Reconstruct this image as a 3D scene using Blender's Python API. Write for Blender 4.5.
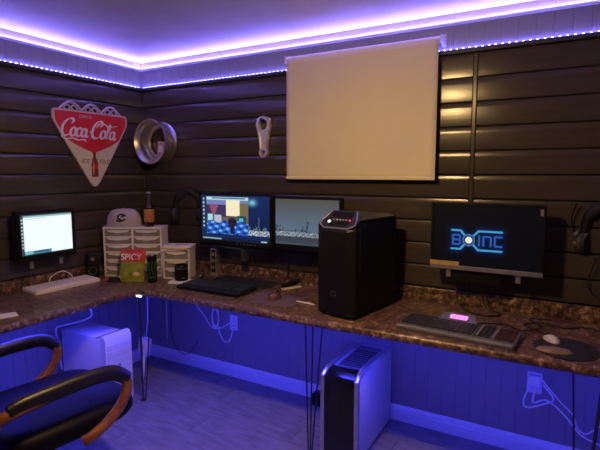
import bpy, bmesh, math, random
import numpy as np
from mathutils import Vector, Matrix
random.seed(7)
R = math.radians
PI = math.pi
scene = bpy.context.scene
for o in list(bpy.data.objects):
    bpy.data.objects.remove(o)
COL = scene.collection

# ------------------------------------------------------------------ camera
F, YAW, PIT = 471.2, 0.5134, 0.1104
CAM = Vector((3.049, -2.788, 1.5566))
cd = bpy.data.cameras.new('camera')
cam = bpy.data.objects.new('camera', cd)
COL.objects.link(cam)
cam.location = CAM
cam.rotation_euler = (PI / 2 - PIT, 0, YAW)
cd.sensor_width = 36.0
cd.lens = F / 600 * 36.0
cd.clip_start = 0.02
scene.camera = cam

# ------------------------------------------------------------------ world, exposure
w = bpy.data.worlds.new('world')
scene.world = w
w.use_nodes = True
w.node_tree.nodes['Background'].inputs[0].default_value = (0.10, 0.10, 0.13, 1)
w.node_tree.nodes['Background'].inputs[1].default_value = 0.05
scene.view_settings.view_transform = 'Standard'
scene.view_settings.look = 'None'
scene.view_settings.gamma = 1.0
scene.view_settings.use_curve_mapping = False
scene.view_settings.exposure = 0.0
# strengths of the lamps the room has (used by their builders)
LED_UP = 150.0        # strip under the ceiling
LED_MID = 36.0        # dotted strip on the slat wall cap
LED_DESK = 165.0       # blue strip under the worktop
LAMP_W = 210.0        # warm ceiling lamp

# ------------------------------------------------------------------ helpers
def ray_z(u, v, z):
    """pixel of the photograph -> point on the horizontal plane z"""
    fw = Vector((-math.sin(YAW) * math.cos(PIT), math.cos(YAW) * math.cos(PIT), -math.sin(PIT)))
    r = Vector((math.cos(YAW), math.sin(YAW), 0))
    d = fw * F + r * (u - 300) + r.cross(fw) * (225 - v)
    return CAM + d * ((z - CAM.z) / d.z)

def link(o, parent=None):
    COL.objects.link(o)
    if parent is not None:
        o.parent = parent
    return o

def obj(name, bm, m, parent=None, smooth=None):
    me = bpy.data.meshes.new(name)
    bmesh.ops.recalc_face_normals(bm, faces=bm.faces[:])
    bm.to_mesh(me)
    bm.free()
    if m is not None:
        me.materials.append(m)
    o = link(bpy.data.objects.new(name, me), parent)
    if smooth is not None:
        try:
            me.shade_smooth()
            me.set_sharp_from_angle(angle=R(smooth))
        except Exception:
            pass
    return o

def share(name, me, parent, loc=(0, 0, 0), rot=(0, 0, 0), scale=(1, 1, 1)):
    o = link(bpy.data.objects.new(name, me), parent)
    o.location = loc
    o.rotation_euler = rot
    o.scale = scale
    return o

def tag(o, label, cat, group=None):
    o['label'] = label
    o['category'] = cat
    if group:
        o['group'] = group
    return o

def thing(name, label, cat, loc=(0, 0, 0), rz=0.0, group=None):
    o = link(bpy.data.objects.new(name, None))
    o.empty_display_size = 0.05
    o.location = loc
    o.rotation_euler = (0, 0, rz)
    return tag(o, label, cat, group)

def struct(o):
    o['kind'] = 'structure'
    return o

def stuff(o):
    o['kind'] = 'stuff'
    return o

def copy_tree(o, parent=None):
    c = o.copy()
    COL.objects.link(c)
    c.parent = parent
    for ch in list(o.children):
        copy_tree(ch, c)
    return c

def B():
    return bmesh.new()

def box(bm, x0, x1, y0, y1, z0, z1, bev=0.0, seg=2, mtx=None):
    vs = bmesh.ops.create_cube(bm, size=1.0)['verts']
    for v in vs:
        v.co = Vector(((x0 + x1) / 2 + v.co.x * (x1 - x0), (y0 + y1) / 2 + v.co.y * (y1 - y0), (z0 + z1) / 2 + v.co.z * (z1 - z0)))
    geo = set()
    for v in vs:
        geo.update(v.link_edges)
    if mtx is not None:
        bmesh.ops.transform(bm, matrix=mtx, verts=vs)
    if bev > 0:
        bmesh.ops.bevel(bm, geom=list(geo), offset=bev, segments=seg, affect='EDGES', profile=0.5)
    return bm

def lathe(bm, prof, n=24, mtx=None, cap=True):
    rings = []
    for r, z in prof:
        rings.append([bm.verts.new((r * math.cos(2 * PI * i / n), r * math.sin(2 * PI * i / n), z)) for i in range(n)])
    for a, b in zip(rings, rings[1:]):
        for i in range(n):
            bm.faces.new((a[i], a[(i + 1) % n], b[(i + 1) % n], b[i]))
    if cap:
        if prof[0][0] > 1e-6:
            bm.faces.new(rings[0])
        if prof[-1][0] > 1e-6:
            bm.faces.new(rings[-1])
    if mtx is not None:
        bmesh.ops.transform(bm, matrix=mtx, verts=[v for r_ in rings for v in r_])
    return bm

def ringlathe(bm, prof, n=32, mtx=None):
    """closed profile (no caps)"""
    rings = []
    for r, z in prof:
        rings.append([bm.verts.new((r * math.cos(2 * PI * i / n), r * math.sin(2 * PI * i / n), z)) for i in range(n)])
    for k in range(len(rings)):
        a, b = rings[k], rings[(k + 1) % len(rings)]
        for i in range(n):
            bm.faces.new((a[i], a[(i + 1) % n], b[(i + 1) % n], b[i]))
    if mtx is not None:
        bmesh.ops.transform(bm, matrix=mtx, verts=[v for r_ in rings for v in r_])
    return bm

def crom(pts, sub=6, closed=False):
    P = [Vector(p) for p in pts]
    n = len(P)
    out = []
    rng = range(n) if closed else range(n - 1)
    for i in rng:
        p1, p2 = P[i], P[(i + 1) % n]
        p0 = P[(i - 1) % n] if (closed or i > 0) else p1 * 2 - p2
        p3 = P[(i + 2) % n] if (closed or i + 2 < n) else p2 * 2 - p1
        for k in range(sub):
            t = k / sub
            out.append(0.5 * ((2 * p1) + (p2 - p0) * t + (2 * p0 - 5 * p1 + 4 * p2 - p3) * t * t + (3 * p1 - p0 - 3 * p2 + p3) * t ** 3))
    if not closed:
        out.append(P[-1])
    return out

def tube(bm, pts, r, n=8, closed=False, rx=None, up=None):
    """sweep an ellipse (r by rx) along pts; r may be a list"""
    P = [Vector(p) for p in pts]
    m = len(P)
    rings = []
    prev = None
    for i in range(m):
        a = P[(i - 1) % m] if (closed or i > 0) else P[i]
        b = P[(i + 1) % m] if (closed or i < m - 1) else P[i]
        t = (b - a)
        if t.length < 1e-9:
            t = Vector((0, 0, 1))
        t.normalize()
        if up is not None:
            s = t.cross(Vector(up))
        elif prev is None:
            s = t.cross(Vector((0, 0, 1)) if abs(t.z) < 0.9 else Vector((1, 0, 0)))
        else:
            s = prev - t * prev.dot(t)
        s.normalize()
        prev = s
        q = s.cross(t)
        rr = r[i] if isinstance(r, (list, tuple)) else r
        r2 = rr if rx is None else (rx[i] if isinstance(rx, (list, tuple)) else rx)
        rings.append([bm.verts.new(P[i] + s * (r2 * math.cos(2 * PI * k / n)) + q * (rr * math.sin(2 * PI * k / n))) for k in range(n)])
    cnt = m if closed else m - 1
    for i in range(cnt):
        a, b = rings[i], rings[(i + 1) % m]
        for k in range(n):
            bm.faces.new((a[k], a[(k + 1) % n], b[(k + 1) % n], b[k]))
    if not closed:
        bm.faces.new(rings[0])
        bm.faces.new(rings[-1])
    return bm

def prism(bm, poly, z0, z1, mtx=None, bev=0.0):
    lo = [bm.verts.new((x, y, z0)) for x, y in poly]
    hi = [bm.verts.new((x, y, z1)) for x, y in poly]
    n = len(poly)
    bm.faces.new(lo[::-1])
    top = bm.faces.new(hi)
    for i in range(n):
        bm.faces.new((lo[i], lo[(i + 1) % n], hi[(i + 1) % n], hi[i]))
    if bev > 0:
        bmesh.ops.bevel(bm, geom=list(top.edges), offset=bev, segments=2, affect='EDGES')
    if mtx is not None:
        bmesh.ops.transform(bm, matrix=mtx, verts=bm.verts[:])
    return bm

def rounded(poly, rad, seg=6):
    """round the corners of a polygon; rad a number or list"""
    out = []
    n = len(poly)
    for i in range(n):
        p = Vector(poly[i])
        a = (Vector(poly[i - 1]) - p)
        b = (Vector(poly[(i + 1) % n]) - p)
        r_ = rad[i] if isinstance(rad, (list, tuple)) else rad
        a.normalize(); b.normalize()
        ang = a.angle(b)
        d = r_ / math.tan(ang / 2)
        p0, p1 = p + a * d, p + b * d
        for k in range(seg + 1):
            t = k / seg
            q = p0 * (1 - t) ** 2 + p * 2 * t * (1 - t) + p1 * t * t
            out.append((q.x, q.y))
    return out

def text_mesh(name, s, size, m, parent, mtx, ext=0.0004, align='CENTER', bold=0.0, sx=1.0):
    cu = bpy.data.curves.new('t', 'FONT')
    cu.body = s
    cu.size = size
    cu.align_x = align
    cu.align_y = 'CENTER'
    cu.extrude = ext
    cu.offset = bold
    to = bpy.data.objects.new('t', cu)
    me = bpy.data.meshes.new_from_object(to)
    bpy.data.objects.remove(to)
    me.transform(mtx @ Matrix.Diagonal((sx, 1, 1, 1)))
    me.materials.clear()
    me.materials.append(m)
    me.name = name
    return link(bpy.data.objects.new(name, me), parent)

def T(x, y, z):
    return Matrix.Translation((x, y, z))
# local 2D (a, b, out) standing upright: facing -Y, and facing +X
UPY = Matrix(((1, 0, 0, 0), (0, 0, -1, 0), (0, 1, 0, 0), (0, 0, 0, 1)))     # a->X, b->Z, out->-Y
UPX = Matrix(((0, 0, 1, 0), (1, 0, 0, 0), (0, 1, 0, 0), (0, 0, 0, 1)))      # a->Y, b->Z, out->+X

# ------------------------------------------------------------------ materials
def mat(name, col, rough=0.5, metal=0.0, var=0.12, scale=20.0, bump=0.0, spec=0.5, emit=None, es=0.0, stretch=(1, 1, 1), coat=0.0, alpha=None, trans=0.0):
    m = bpy.data.materials.new(name)
    m.use_nodes = True
    nt = m.node_tree
    b = nt.nodes['Principled BSDF']
    b.inputs['Roughness'].default_value = rough
    b.inputs['Metallic'].default_value = metal
    b.inputs['Specular IOR Level'].default_value = spec
    b.inputs['Coat Weight'].default_value = coat
    b.inputs['Transmission Weight'].default_value = trans
    tc = nt.nodes.new('ShaderNodeTexCoord')
    mp = nt.nodes.new('ShaderNodeMapping')
    mp.inputs['Scale'].default_value = stretch
    nt.links.new(tc.outputs['Object'], mp.inputs['Vector'])
    nz = nt.nodes.new('ShaderNodeTexNoise')
    nz.inputs['Scale'].default_value = scale
    nz.inputs['Detail'].default_value = 4
    nt.links.new(mp.outputs['Vector'], nz.inputs['Vector'])
    rp = nt.nodes.new('ShaderNodeValToRGB')
    rp.color_ramp.elements[0].position = 0.3
    rp.color_ramp.elements[1].position = 0.7
    lo = [c * (1 - var) for c in col]
    hi = [min(1, c * (1 + var)) for c in col]
    rp.color_ramp.elements[0].color = (*lo, 1)
    rp.color_ramp.elements[1].color = (*hi, 1)
    nt.links.new(nz.outputs['Fac'], rp.inputs['Fac'])
    nt.links.new(rp.outputs['Color'], b.inputs['Base Color'])
    if bump > 0:
        bp = nt.nodes.new('ShaderNodeBump')
        bp.inputs['Strength'].default_value = bump
        bp.inputs['Distance'].default_value = 0.004
        nt.links.new(nz.outputs['Fac'], bp.inputs['Height'])
        nt.links.new(bp.outputs['Normal'], b.inputs['Normal'])
    if emit:
        b.inputs['Emission Color'].default_value = (*emit, 1)
        b.inputs['Emission Strength'].default_value = es
    if alpha is not None:
        b.inputs['Alpha'].default_value = alpha
    return m

def emis(name, col, s):
    m = bpy.data.materials.new(name)
    m.use_nodes = True
    nt = m.node_tree
    nt.nodes.clear()
    o = nt.nodes.new('ShaderNodeOutputMaterial')
    e = nt.nodes.new('ShaderNodeEmission')
    e.inputs[0].default_value = (*col, 1)
    e.inputs[1].default_value = s
    nt.links.new(e.outputs[0], o.inputs[0])
    return m

def screen_mat(name, s):
    m = bpy.data.materials.new(name)
    m.use_nodes = True
    nt = m.node_tree
    b = nt.nodes['Principled BSDF']
    b.inputs['Base Color'].default_value = (0.004, 0.004, 0.005, 1)
    b.inputs['Specular IOR Level'].default_value = 0.2
    b.inputs['Roughness'].default_value = 0.35
    a = nt.nodes.new('ShaderNodeAttribute')
    a.attribute_name = 'pix'
    nt.links.new(a.outputs['Color'], b.inputs['Emission Color'])
    b.inputs['Emission Strength'].default_value = s
    return m

def granite():
    m = bpy.data.materials.new('granite_laminate')
    m.use_nodes = True
    nt = m.node_tree
    b = nt.nodes['Principled BSDF']
    b.inputs['Roughness'].default_value = 0.33
    tc = nt.nodes.new('ShaderNodeTexCoord')
    n1 = nt.nodes.new('ShaderNodeTexNoise'); n1.inputs['Scale'].default_value = 42; n1.inputs['Detail'].default_value = 6; n1.inputs['Roughness'].default_value = 0.7
    n2 = nt.nodes.new('ShaderNodeTexVoronoi'); n2.inputs['Scale'].default_value = 60
    nt.links.new(tc.outputs['Object'], n1.inputs['Vector'])
    nt.links.new(tc.outputs['Object'], n2.inputs['Vector'])
    r1 = nt.nodes.new('ShaderNodeValToRGB')
    cr = r1.color_ramp
    cr.elements[0].position = 0.38; cr.elements[0].color = (0.018, 0.011, 0.009, 1)
    cr.elements[1].position = 0.66; cr.elements[1].color = (0.56, 0.40, 0.29, 1)
    e = cr.elements.new(0.50); e.color = (0.11, 0.060, 0.042, 1)
    e = cr.elements.new(0.58); e.color = (0.24, 0.14, 0.095, 1)
    nt.links.new(n1.outputs['Fac'], r1.inputs['Fac'])
    mx = nt.nodes.new('ShaderNodeMix'); mx.data_type = 'RGBA'; mx.blend_type = 'MULTIPLY'
    r2 = nt.nodes.new('ShaderNodeValToRGB')
    r2.color_ramp.elements[0].position = 0.0; r2.color_ramp.elements[0].color = (0.35, 0.3, 0.3, 1)
    r2.color_ramp.elements[1].position = 0.35; r2.color_ramp.elements[1].color = (1, 1, 1, 1)
    nt.links.new(n2.outputs['Distance'], r2.inputs['Fac'])
    mx.inputs['Factor'].default_value = 0.8
    nt.links.new(r1.outputs['Color'], mx.inputs[6])
    nt.links.new(r2.outputs['Color'], mx.inputs[7])
    nt.links.new(mx.outputs[2], b.inputs['Base Color'])
    return m

M = {}
M['slat'] = mat('slat_grey_brown', (0.062, 0.050, 0.041), 0.21, var=0.10, scale=6, stretch=(0.4, 1, 14), bump=0.045)
M['slat_x'] = mat('slat_grey_brown_side', (0.062, 0.050, 0.041), 0.21, var=0.10, scale=6, stretch=(0.4, 1, 14), bump=0.045)
M['groove'] = mat('groove_black', (0.012, 0.011, 0.011), 0.8)
M['cap'] = mat('cap_dark', (0.03, 0.027, 0.03), 0.5)
M['bead'] = mat('beadboard_paint', (0.26, 0.25, 0.27), 0.45, var=0.04, scale=9)
M['ceil'] = mat('ceiling_paint', (0.62, 0.58, 0.56), 0.42, var=0.07, scale=5, bump=0.05)
M['white'] = mat('white_trim', (0.82, 0.82, 0.83), 0.4, var=0.03)
M['plainwall'] = mat('plain_wall', (0.12, 0.11, 0.10), 0.7)
M['floor'] = mat('floor_laminate', (0.19, 0.175, 0.18), 0.5, var=0.30, scale=4, stretch=(1.6, 7, 1), bump=0.04)
M['floorgap'] = mat('floor_gap', (0.05, 0.048, 0.05), 0.8)
M['granite'] = granite()
M['black'] = mat('black_plastic', (0.007, 0.007, 0.0075), 0.45, spec=0.25)
M['blackgloss'] = mat('black_gloss', (0.008, 0.008, 0.009), 0.16)
M['blackmetal'] = mat('black_steel', (0.03, 0.03, 0.032), 0.35, metal=0.4)
M['dark'] = mat('dark_grey_plastic', (0.035, 0.035, 0.038), 0.5)
M['grey'] = mat('grey_plastic', (0.2, 0.2, 0.21), 0.45)
M['silver'] = mat('silver', (0.62, 0.62, 0.65), 0.32, metal=0.85)
M['chrome'] = mat('brushed_steel', (0.78, 0.74, 0.74), 0.30, metal=0.92, var=0.2, scale=30, stretch=(1, 6, 1))
M['alu'] = mat('cast_aluminium', (0.82, 0.80, 0.86), 0.34, metal=0.55, scale=40)
M['keywhite'] = mat('white_keyboard', (0.86, 0.80, 0.80), 0.5, var=0.03)
M['pcwhite'] = mat('pc_silver_white', (0.62, 0.62, 0.64), 0.38, var=0.03)
M['drawer'] = mat('drawer_frame_white', (0.88, 0.84, 0.80), 0.45, var=0.03)
M['drawerclear'] = mat('drawer_translucent', (0.27, 0.24, 0.22), 0.3, var=0.25, scale=22, stretch=(1, 1, 2))
M['leather'] = mat('black_leather', (0.006, 0.005, 0.005), 0.5, var=0.3, scale=60, bump=0.25, spec=0.12)
M['padleather'] = mat('arm_pad_leather', (0.012, 0.010, 0.009), 0.36, var=0.3, scale=60, bump=0.15, spec=0.45)
M['wood'] = mat('reddish_wood', (0.25, 0.085, 0.026), 0.3, var=0.35, scale=9, stretch=(6, 1, 6), coat=0.3)
M['screenfab'] = mat('projection_fabric', (0.80, 0.72, 0.50), 0.7, var=0.025, scale=4)
M['red'] = mat('sign_red', (0.72, 0.03, 0.035), 0.35, var=0.06)
M['cream'] = mat('sign_cream', (0.72, 0.68, 0.44), 0.45, var=0.06)
M['signwhite'] = mat('sign_white', (0.90, 0.87, 0.88), 0.4, var=0.03)
M['signpink'] = mat('sign_border', (0.70, 0.55, 0.62), 0.4, var=0.05)
M['signgrey'] = mat('sign_lettering', (0.10, 0.09, 0.07), 0.5)
M['cola'] = mat('bottle_print', (0.20, 0.035, 0.015), 0.4, var=0.3)
M['hat'] = mat('cap_fabric', (0.46, 0.42, 0.43), 0.85, var=0.06, scale=60, bump=0.1)
M['amber'] = mat('bottle_brown_glass', (0.028, 0.010, 0.004), 0.1, coat=0.4)
M['label'] = mat('bottle_label', (0.42, 0.17, 0.05), 0.5, var=0.25, scale=40)
M['bagred'] = mat('snack_red', (0.55, 0.035, 0.025), 0.3, bump=0.25, scale=25)
M['baggreen'] = mat('snack_green', (0.27, 0.30, 0.03), 0.3, var=0.35, bump=0.3, scale=25)
M['chip'] = mat('snack_chip', (0.75, 0.60, 0.25), 0.5)
M['green'] = mat('can_green', (0.06, 0.30, 0.05), 0.4)
M['paper'] = mat('paper_white', (0.80, 0.77, 0.80), 0.7, var=0.02)
M['paperyellow'] = mat('paper_yellow', (0.75, 0.55, 0.16), 0.7)
M['cardpink'] = mat('pinkish_card', (0.55, 0.38, 0.42), 0.6, var=0.35, scale=40)
M['mousebrown'] = mat('mouse_bronze', (0.12, 0.06, 0.052), 0.2, coat=0.5)
M['padpurple'] = mat('mouse_pad_cloth', (0.12, 0.08, 0.09), 0.8)
M['tan'] = mat('gel_rest_tan', (0.24, 0.175, 0.11), 0.5, var=0.2)
M['padblack'] = mat('mouse_pad_black', (0.012, 0.011, 0.012), 0.75)
M['mousegrey'] = mat('mouse_pale_grey', (0.55, 0.52, 0.55), 0.35)
M['cable_w'] = mat('cable_white', (0.86, 0.86, 0.86), 0.5, var=0.02)
M['cable_b'] = mat('cable_black', (0.012, 0.012, 0.012), 0.5)
M['tape'] = mat('masking_tape', (0.55, 0.36, 0.12), 0.6)
M['keyglow'] = mat('green_lit_keys', (0.015, 0.016, 0.015), 0.5, emit=(0.05, 0.5, 0.08), es=0.004)
M['keysdark'] = mat('dark_keys', (0.022, 0.022, 0.024), 0.5)
M['keysred'] = mat('number_keys', (0.03, 0.015, 0.015), 0.5, emit=(0.8, 0.08, 0.04), es=0.010)
M['tower'] = mat('tower_black', (0.012, 0.011, 0.011), 0.38, spec=0.4)
M['kbgrey'] = mat('keyboard_grey', (0.085, 0.085, 0.10), 0.4)
M['kbblue'] = mat('keyboard_blue_grey', (0.13, 0.13, 0.26), 0.4)
M['lcd'] = emis('pink_display', (1.0, 0.22, 0.65), 1.6)
M['redled'] = emis('red_light', (1.0, 0.03, 0.14), 1.6)
M['whiteled'] = emis('white_power_light', (1.0, 0.95, 0.85), 1.6)
M['led_up'] = emis('led_violet_ceiling', (0.26, 0.19, 1.0), LED_UP)
M['led_mid'] = emis('led_violet_cap', (0.17, 0.12, 1.0), LED_MID)
M['led_dot'] = emis('led_diode', (0.22, 0.22, 1.0), 34.0)
M['led_desk'] = emis('led_blue_desk', (0.05, 0.05, 1.0), LED_DESK)
M['led_desk_dot'] = emis('led_blue_diode', (0.6, 0.65, 1.0), 6.0)
M['lampglass'] = emis('warm_lamp_glass', (1.0, 0.64, 0.25), LAMP_W)

# ------------------------------------------------------------------ room shell
CEIL = 2.432
XR, YF = 4.7, -4.6           # far sides of the room, behind the photographer
S = 0.1326
Z0 = 2.2077                  # bottom of the dark cap over the slats
ZD = 0.80                    # worktop height
SEAM = 2.585

def quad_box(name, m, *a):
    return struct(obj(name, box(B(), *a), m))

floor = quad_box('floor', M['floorgap'], -0.1, XR + .1, YF - .1, 0.1, -0.12, -0.004)
plank_me = obj('plank', box(B(), 0, 1.216, 0, 0.188, -0.006, 0.0, bev=0.0015, seg=1), M['floor'], floor)
row = 0
y = 0.0
first = True
while y > YF:
    y -= 0.19
    x = -random.uniform(0.0, 1.1)
    while x < XR:
        x0, x1 = max(x, 0.0), min(x + 1.216, XR)
        if x1 - x0 > 0.03:
            if first:
                pl = plank_me
                first = False
            else:
                pl = share('plank', plank_me.data, floor)
            pl.location = (x0, y, 0)
            pl.scale = ((x1 - x0) / 1.216, 1, 1)
        x += 1.218

ceiling = quad_box('ceiling', M['ceil'], -0.1, XR + .1, YF - .1, 0.1, CEIL, CEIL + 0.1)
wall_back = quad_box('wall_back', M['groove'], -0.1, XR + .1, 0.0, 0.1, 0.0, CEIL)
wall_left = quad_box('wall_left', M['groove'], -0.1, 0.0, YF - .1, 0.0, 0.0, CEIL)
wall_right = quad_box('wall_right', M['plainwall'], XR, XR + .1, YF, 0.0, 0.0, CEIL)
wall_front = quad_box('wall_front', M['plainwall'], 0.0, XR + .1, YF - .1, YF, 0.0, CEIL)

# slat boards: gently bowed face, dark groove between two boards
def slat_mesh(L):
    bm = B()
    h = S - 0.0085
    prof = [(0.0, 0.0), (0.010, 0.0), (0.0158, 0.0020), (0.0166, 0.012), (0.0172, h * 0.45), (0.0169, h * 0.75), (0.0161, h - 0.003), (0.0145, h), (0.0, h)]
    a = [bm.verts.new((0, -d, z)) for d, z in prof]
    b = [bm.verts.new((L, -d, z)) for d, z in prof]
    n = len(prof)
    for i in range(n):
        bm.faces.new((a[i], a[(i + 1) % n], b[(i + 1) % n], b[i]))
    bm.faces.new(a); bm.faces.new(b)
    return bm

def slats(wall, L, place, m):
    base = None
    for k in range(10):
        z = Z0 - (k + 1) * S + 0.0042
        if base is None:
            base = obj('slat', slat_mesh(L), m, wall, smooth=40)
            o = base
        else:
            o = share('slat', base.data, wall)
        place(o, z)

def pb(x):
    def f(o, z):
        o.location = (x, 0, z)
    return f
slats(wall_back, SEAM - 0.014 - 0.018, pb(0.018), M['slat'])
slats(wall_back, XR - SEAM - 0.014, pb(SEAM + 0.014), M['slat'])
def pl_left(o, z):
    o.location = (0, YF, z)
    o.rotation_euler = (0, 0, PI / 2)
slats(wall_left, -YF - 0.018, pl_left, M['slat_x'])

# upright strips: seam cover and inside corner
struct(obj('trim_1', box(B(), SEAM - 0.011, SEAM + 0.011, -0.022, 0, Z0 - 10 * S, Z0, bev=0.003), M['slat']))
struct(obj('trim_2', box(B(), 0.0, 0.020, -0.020, 0.0, Z0 - 10 * S, Z0, bev=0.003), M['cap']))
# dark caps over the slats
struct(obj('trim_3', box(B(), 0.0, XR, -0.034, 0.0, Z0, Z0 + 0.024, bev=0.003), M['cap']))
struct(obj('trim_4', box(B(), 0.0, 0.034, YF, -0.034, Z0, Z0 + 0.024, bev=0.003), M['cap']))

# beadboard: narrow upright boards over the slats and under the worktop
def boards(wall, n, step, place, z0, z1, m):
    bm = B()
    wd = step - 0.0002
    prof = [(0, 0), (0, 0.0050), (0.0020, 0.0075), (wd - 0.0020, 0.0075), (wd, 0.0050), (wd, 0)]
    prism(bm, prof, z0, z1)
    base = obj('board', bm, m, wall)
    for i in range(n):
        o = base if i == 0 else share('board', base.data, wall)
        place(o, i * step)
def rb(o, t):
    o.location = (ST + t, 0, 0); o.rotation_euler = (0, 0, PI)
def rl(o, t):
    o.location = (0, YF + 0.0 + t, 0); o.rotation_euler = (0, 0, 0); o.scale = (1, 1, 1)
ST = 0.082
boards(wall_back, int(XR / ST), ST, rb, Z0 + 0.024, CEIL - 0.001, M['bead'])
boards(wall_back, int(XR / ST), ST, rb, 0.0, ZD - 0.045, M['bead'])
def boards_left(z0, z1):
    bm = B()
    wd = ST - 0.0002
    prof = [(0, 0), (0.0050, 0), (0.0075, 0.0020), (0.0075, wd - 0.0020), (0.0050, wd), (0, wd)]
    prism(bm, prof, z0, z1)
    base = obj('board', bm, M['bead'], wall_left)
    for i in range(int(-YF / ST)):
        o = base if i == 0 else share('board', base.data, wall_left)
        o.location = (0, -(i + 1) * ST - 0.008, 0)
boards_left(Z0 + 0.024, CEIL - 0.001)
boards_left(0.0, ZD - 0.045)

# small white ledge that carries the ceiling strip
struct(obj('trim_5', box(B(), 0.0, XR, -0.040, -0.0076, CEIL - 0.066, CEIL - 0.056, bev=0.002), M['white']))
struct(obj('trim_6', box(B(), 0.0076, 0.040, YF, -0.040, CEIL - 0.066, CEIL - 0.056, bev=0.002), M['white']))

def baseboard(name, L, place):
    prof = [(0, 0), (0.016, 0), (0.016, 0.062), (0.012, 0.068), (0.013, 0.078), (0.008, 0.094), (0.0, 0.098)]
    bm = B()
    a = [bm.verts.new((0, -d, z)) for d, z in prof]
    b = [bm.verts.new((L, -d, z)) for d, z in prof]
    n = len(prof)
    for i in range(n):
        bm.faces.new((a[i], a[(i + 1) % n], b[(i + 1) % n], b[i]))
    bm.faces.new(a); bm.faces.new(b)
    o = struct(obj(name, bm, M['white']))
    place(o)
def bb1(o): o.location = (0.008, -0.0078, 0)
def bb2(o): o.location = (0.0078, YF, 0); o.rotation_euler = (0, 0, PI / 2)
baseboard('baseboard_back', XR - 0.008, bb1)
baseboard('baseboard_left', -YF - 0.03, bb2)

# ------------------------------------------------------------------ LED strips
def led(name, label, ribbon, dots, m_r, m_d):
    t = thing(name, label, 'led strip', ribbon[0])
    loc = Vector(ribbon[0])
    bm = B()
    for (x0, x1, y0, y1, z0, z1) in ribbon[1]:
        box(bm, x0 - loc.x, x1 - loc.x, y0 - loc.y, y1 - loc.y, z0 - loc.z, z1 - loc.z)
    obj('ribbon', bm, m_r, t)
    if dots:
        bm = B()
        for (x, y_, z) in dots:
            box(bm, x - .004 - loc.x, x + .004 - loc.x, y_ - .004 - loc.y, y_ + .004 - loc.y, z - loc.z, z + .003 - loc.z)
        stuff(obj('diode', bm, m_d, t))
    return t
zc = CEIL - 0.056
led('led_strip', 'violet-white light strip glowing under the ceiling along the back wall',
    [(0, 0, zc), [(0.022, XR, -0.019, -0.010, zc, zc + 0.003)]], None, M['led_up'], None)
led('led_strip', 'violet-white light strip glowing under the ceiling along the left wall',
    [(0, 0, zc), [(0.010, 0.019, YF, -0.022, zc, zc + 0.003)]], None, M['led_up'], None)
zm = Z0 + 0.024
led('led_strip', 'dotted violet light strip on the dark cap of the back slat wall',
    [(0, 0, zm), [(0.03, XR, -0.020, -0.012, zm, zm + 0.002)]],
    [(0.05 + i * 0.0333, -0.016, zm + 0.002) for i in range(int((XR - .1) / 0.0333))], M['led_mid'], M['led_dot'])
led('led_strip', 'dotted violet light strip on the dark cap of the left slat wall',
    [(0, 0, zm), [(0.012, 0.020, YF, -0.03, zm, zm + 0.002)]],
    [(0.016, -0.05 - i * 0.0333, zm + 0.002) for i in range(int((-YF - .1) / 0.0333))], M['led_mid'], M['led_dot'])

# ------------------------------------------------------------------ worktop
DX, DY = 0.652, -0.684       # front edges of the two arms
XE, YE = 4.25, -3.3          # free ends
desk = thing('corner_desk', 'long brown granite-look corner worktop on black hairpin legs', 'desk', (0, 0, 0))
def edge_prof():
    return [(0.0, 0.0), (-0.006, -0.004), (-0.010, -0.013), (-0.010, -0.028), (-0.006, -0.037), (0.0, -0.040)]
bm = B()
box(bm, 0.021, XE, DY + 0.02, -0.020, ZD - 0.038, ZD)
box(bm, 0.021, DX - 0.02, YE, DY + 0.02, ZD - 0.038, ZD)
top = obj('worktop', bm, M['granite'], desk)
bm = B()     # rounded nosing along both front edges
pth = [(XE, DY, ZD - 0.019), (DX, DY, ZD - 0.019)]
def nosing(bm, p0, p1, nrm):
    p0, p1, nrm = Vector(p0), Vector(p1), Vector(nrm)
    prof = [(-0.001, 0.0), (0.008, -0.001), (0.015, -0.006), (0.019, -0.014), (0.020, -0.022), (0.018, -0.036), (0.013, -0.040), (-0.001, -0.040)]
    a = [bm.verts.new(p0 + nrm * d + Vector((0, 0, z))) for d, z in prof]
    b = [bm.verts.new(p1 + nrm * d + Vector((0, 0, z))) for d, z in prof]
    n = len(prof)
    for i in range(n):
        bm.faces.new((a[i], a[(i + 1) % n], b[(i + 1) % n], b[i]))
    bm.faces.new(a); bm.faces.new(b)
nosing(bm, (DX - 0.02, DY + 0.02, ZD), (XE, DY + 0.02, ZD), (0, -1, 0))
obj('nosing', bm, M['granite'], desk, smooth=50)
bm = B()
nosing(bm, (DX - 0.02, YE, ZD), (DX - 0.02, DY + 0.02, ZD), (1, 0, 0))
obj('nosing', bm, M['granite'], desk, smooth=50)
ZS = Z0 - 10 * S + 0.0
bm = B(); box(bm, 0.021, XE, -0.0385, -0.0195, ZD - 0.02, ZS, bev=0.006, seg=3)
obj('backsplash', bm, M['granite'], desk, smooth=50)
bm = B(); box(bm, 0.0195, 0.0385, YE, -0.040, ZD - 0.02, ZS, bev=0.006, seg=3)
obj('backsplash', bm, M['granite'], desk, smooth=50)

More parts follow.
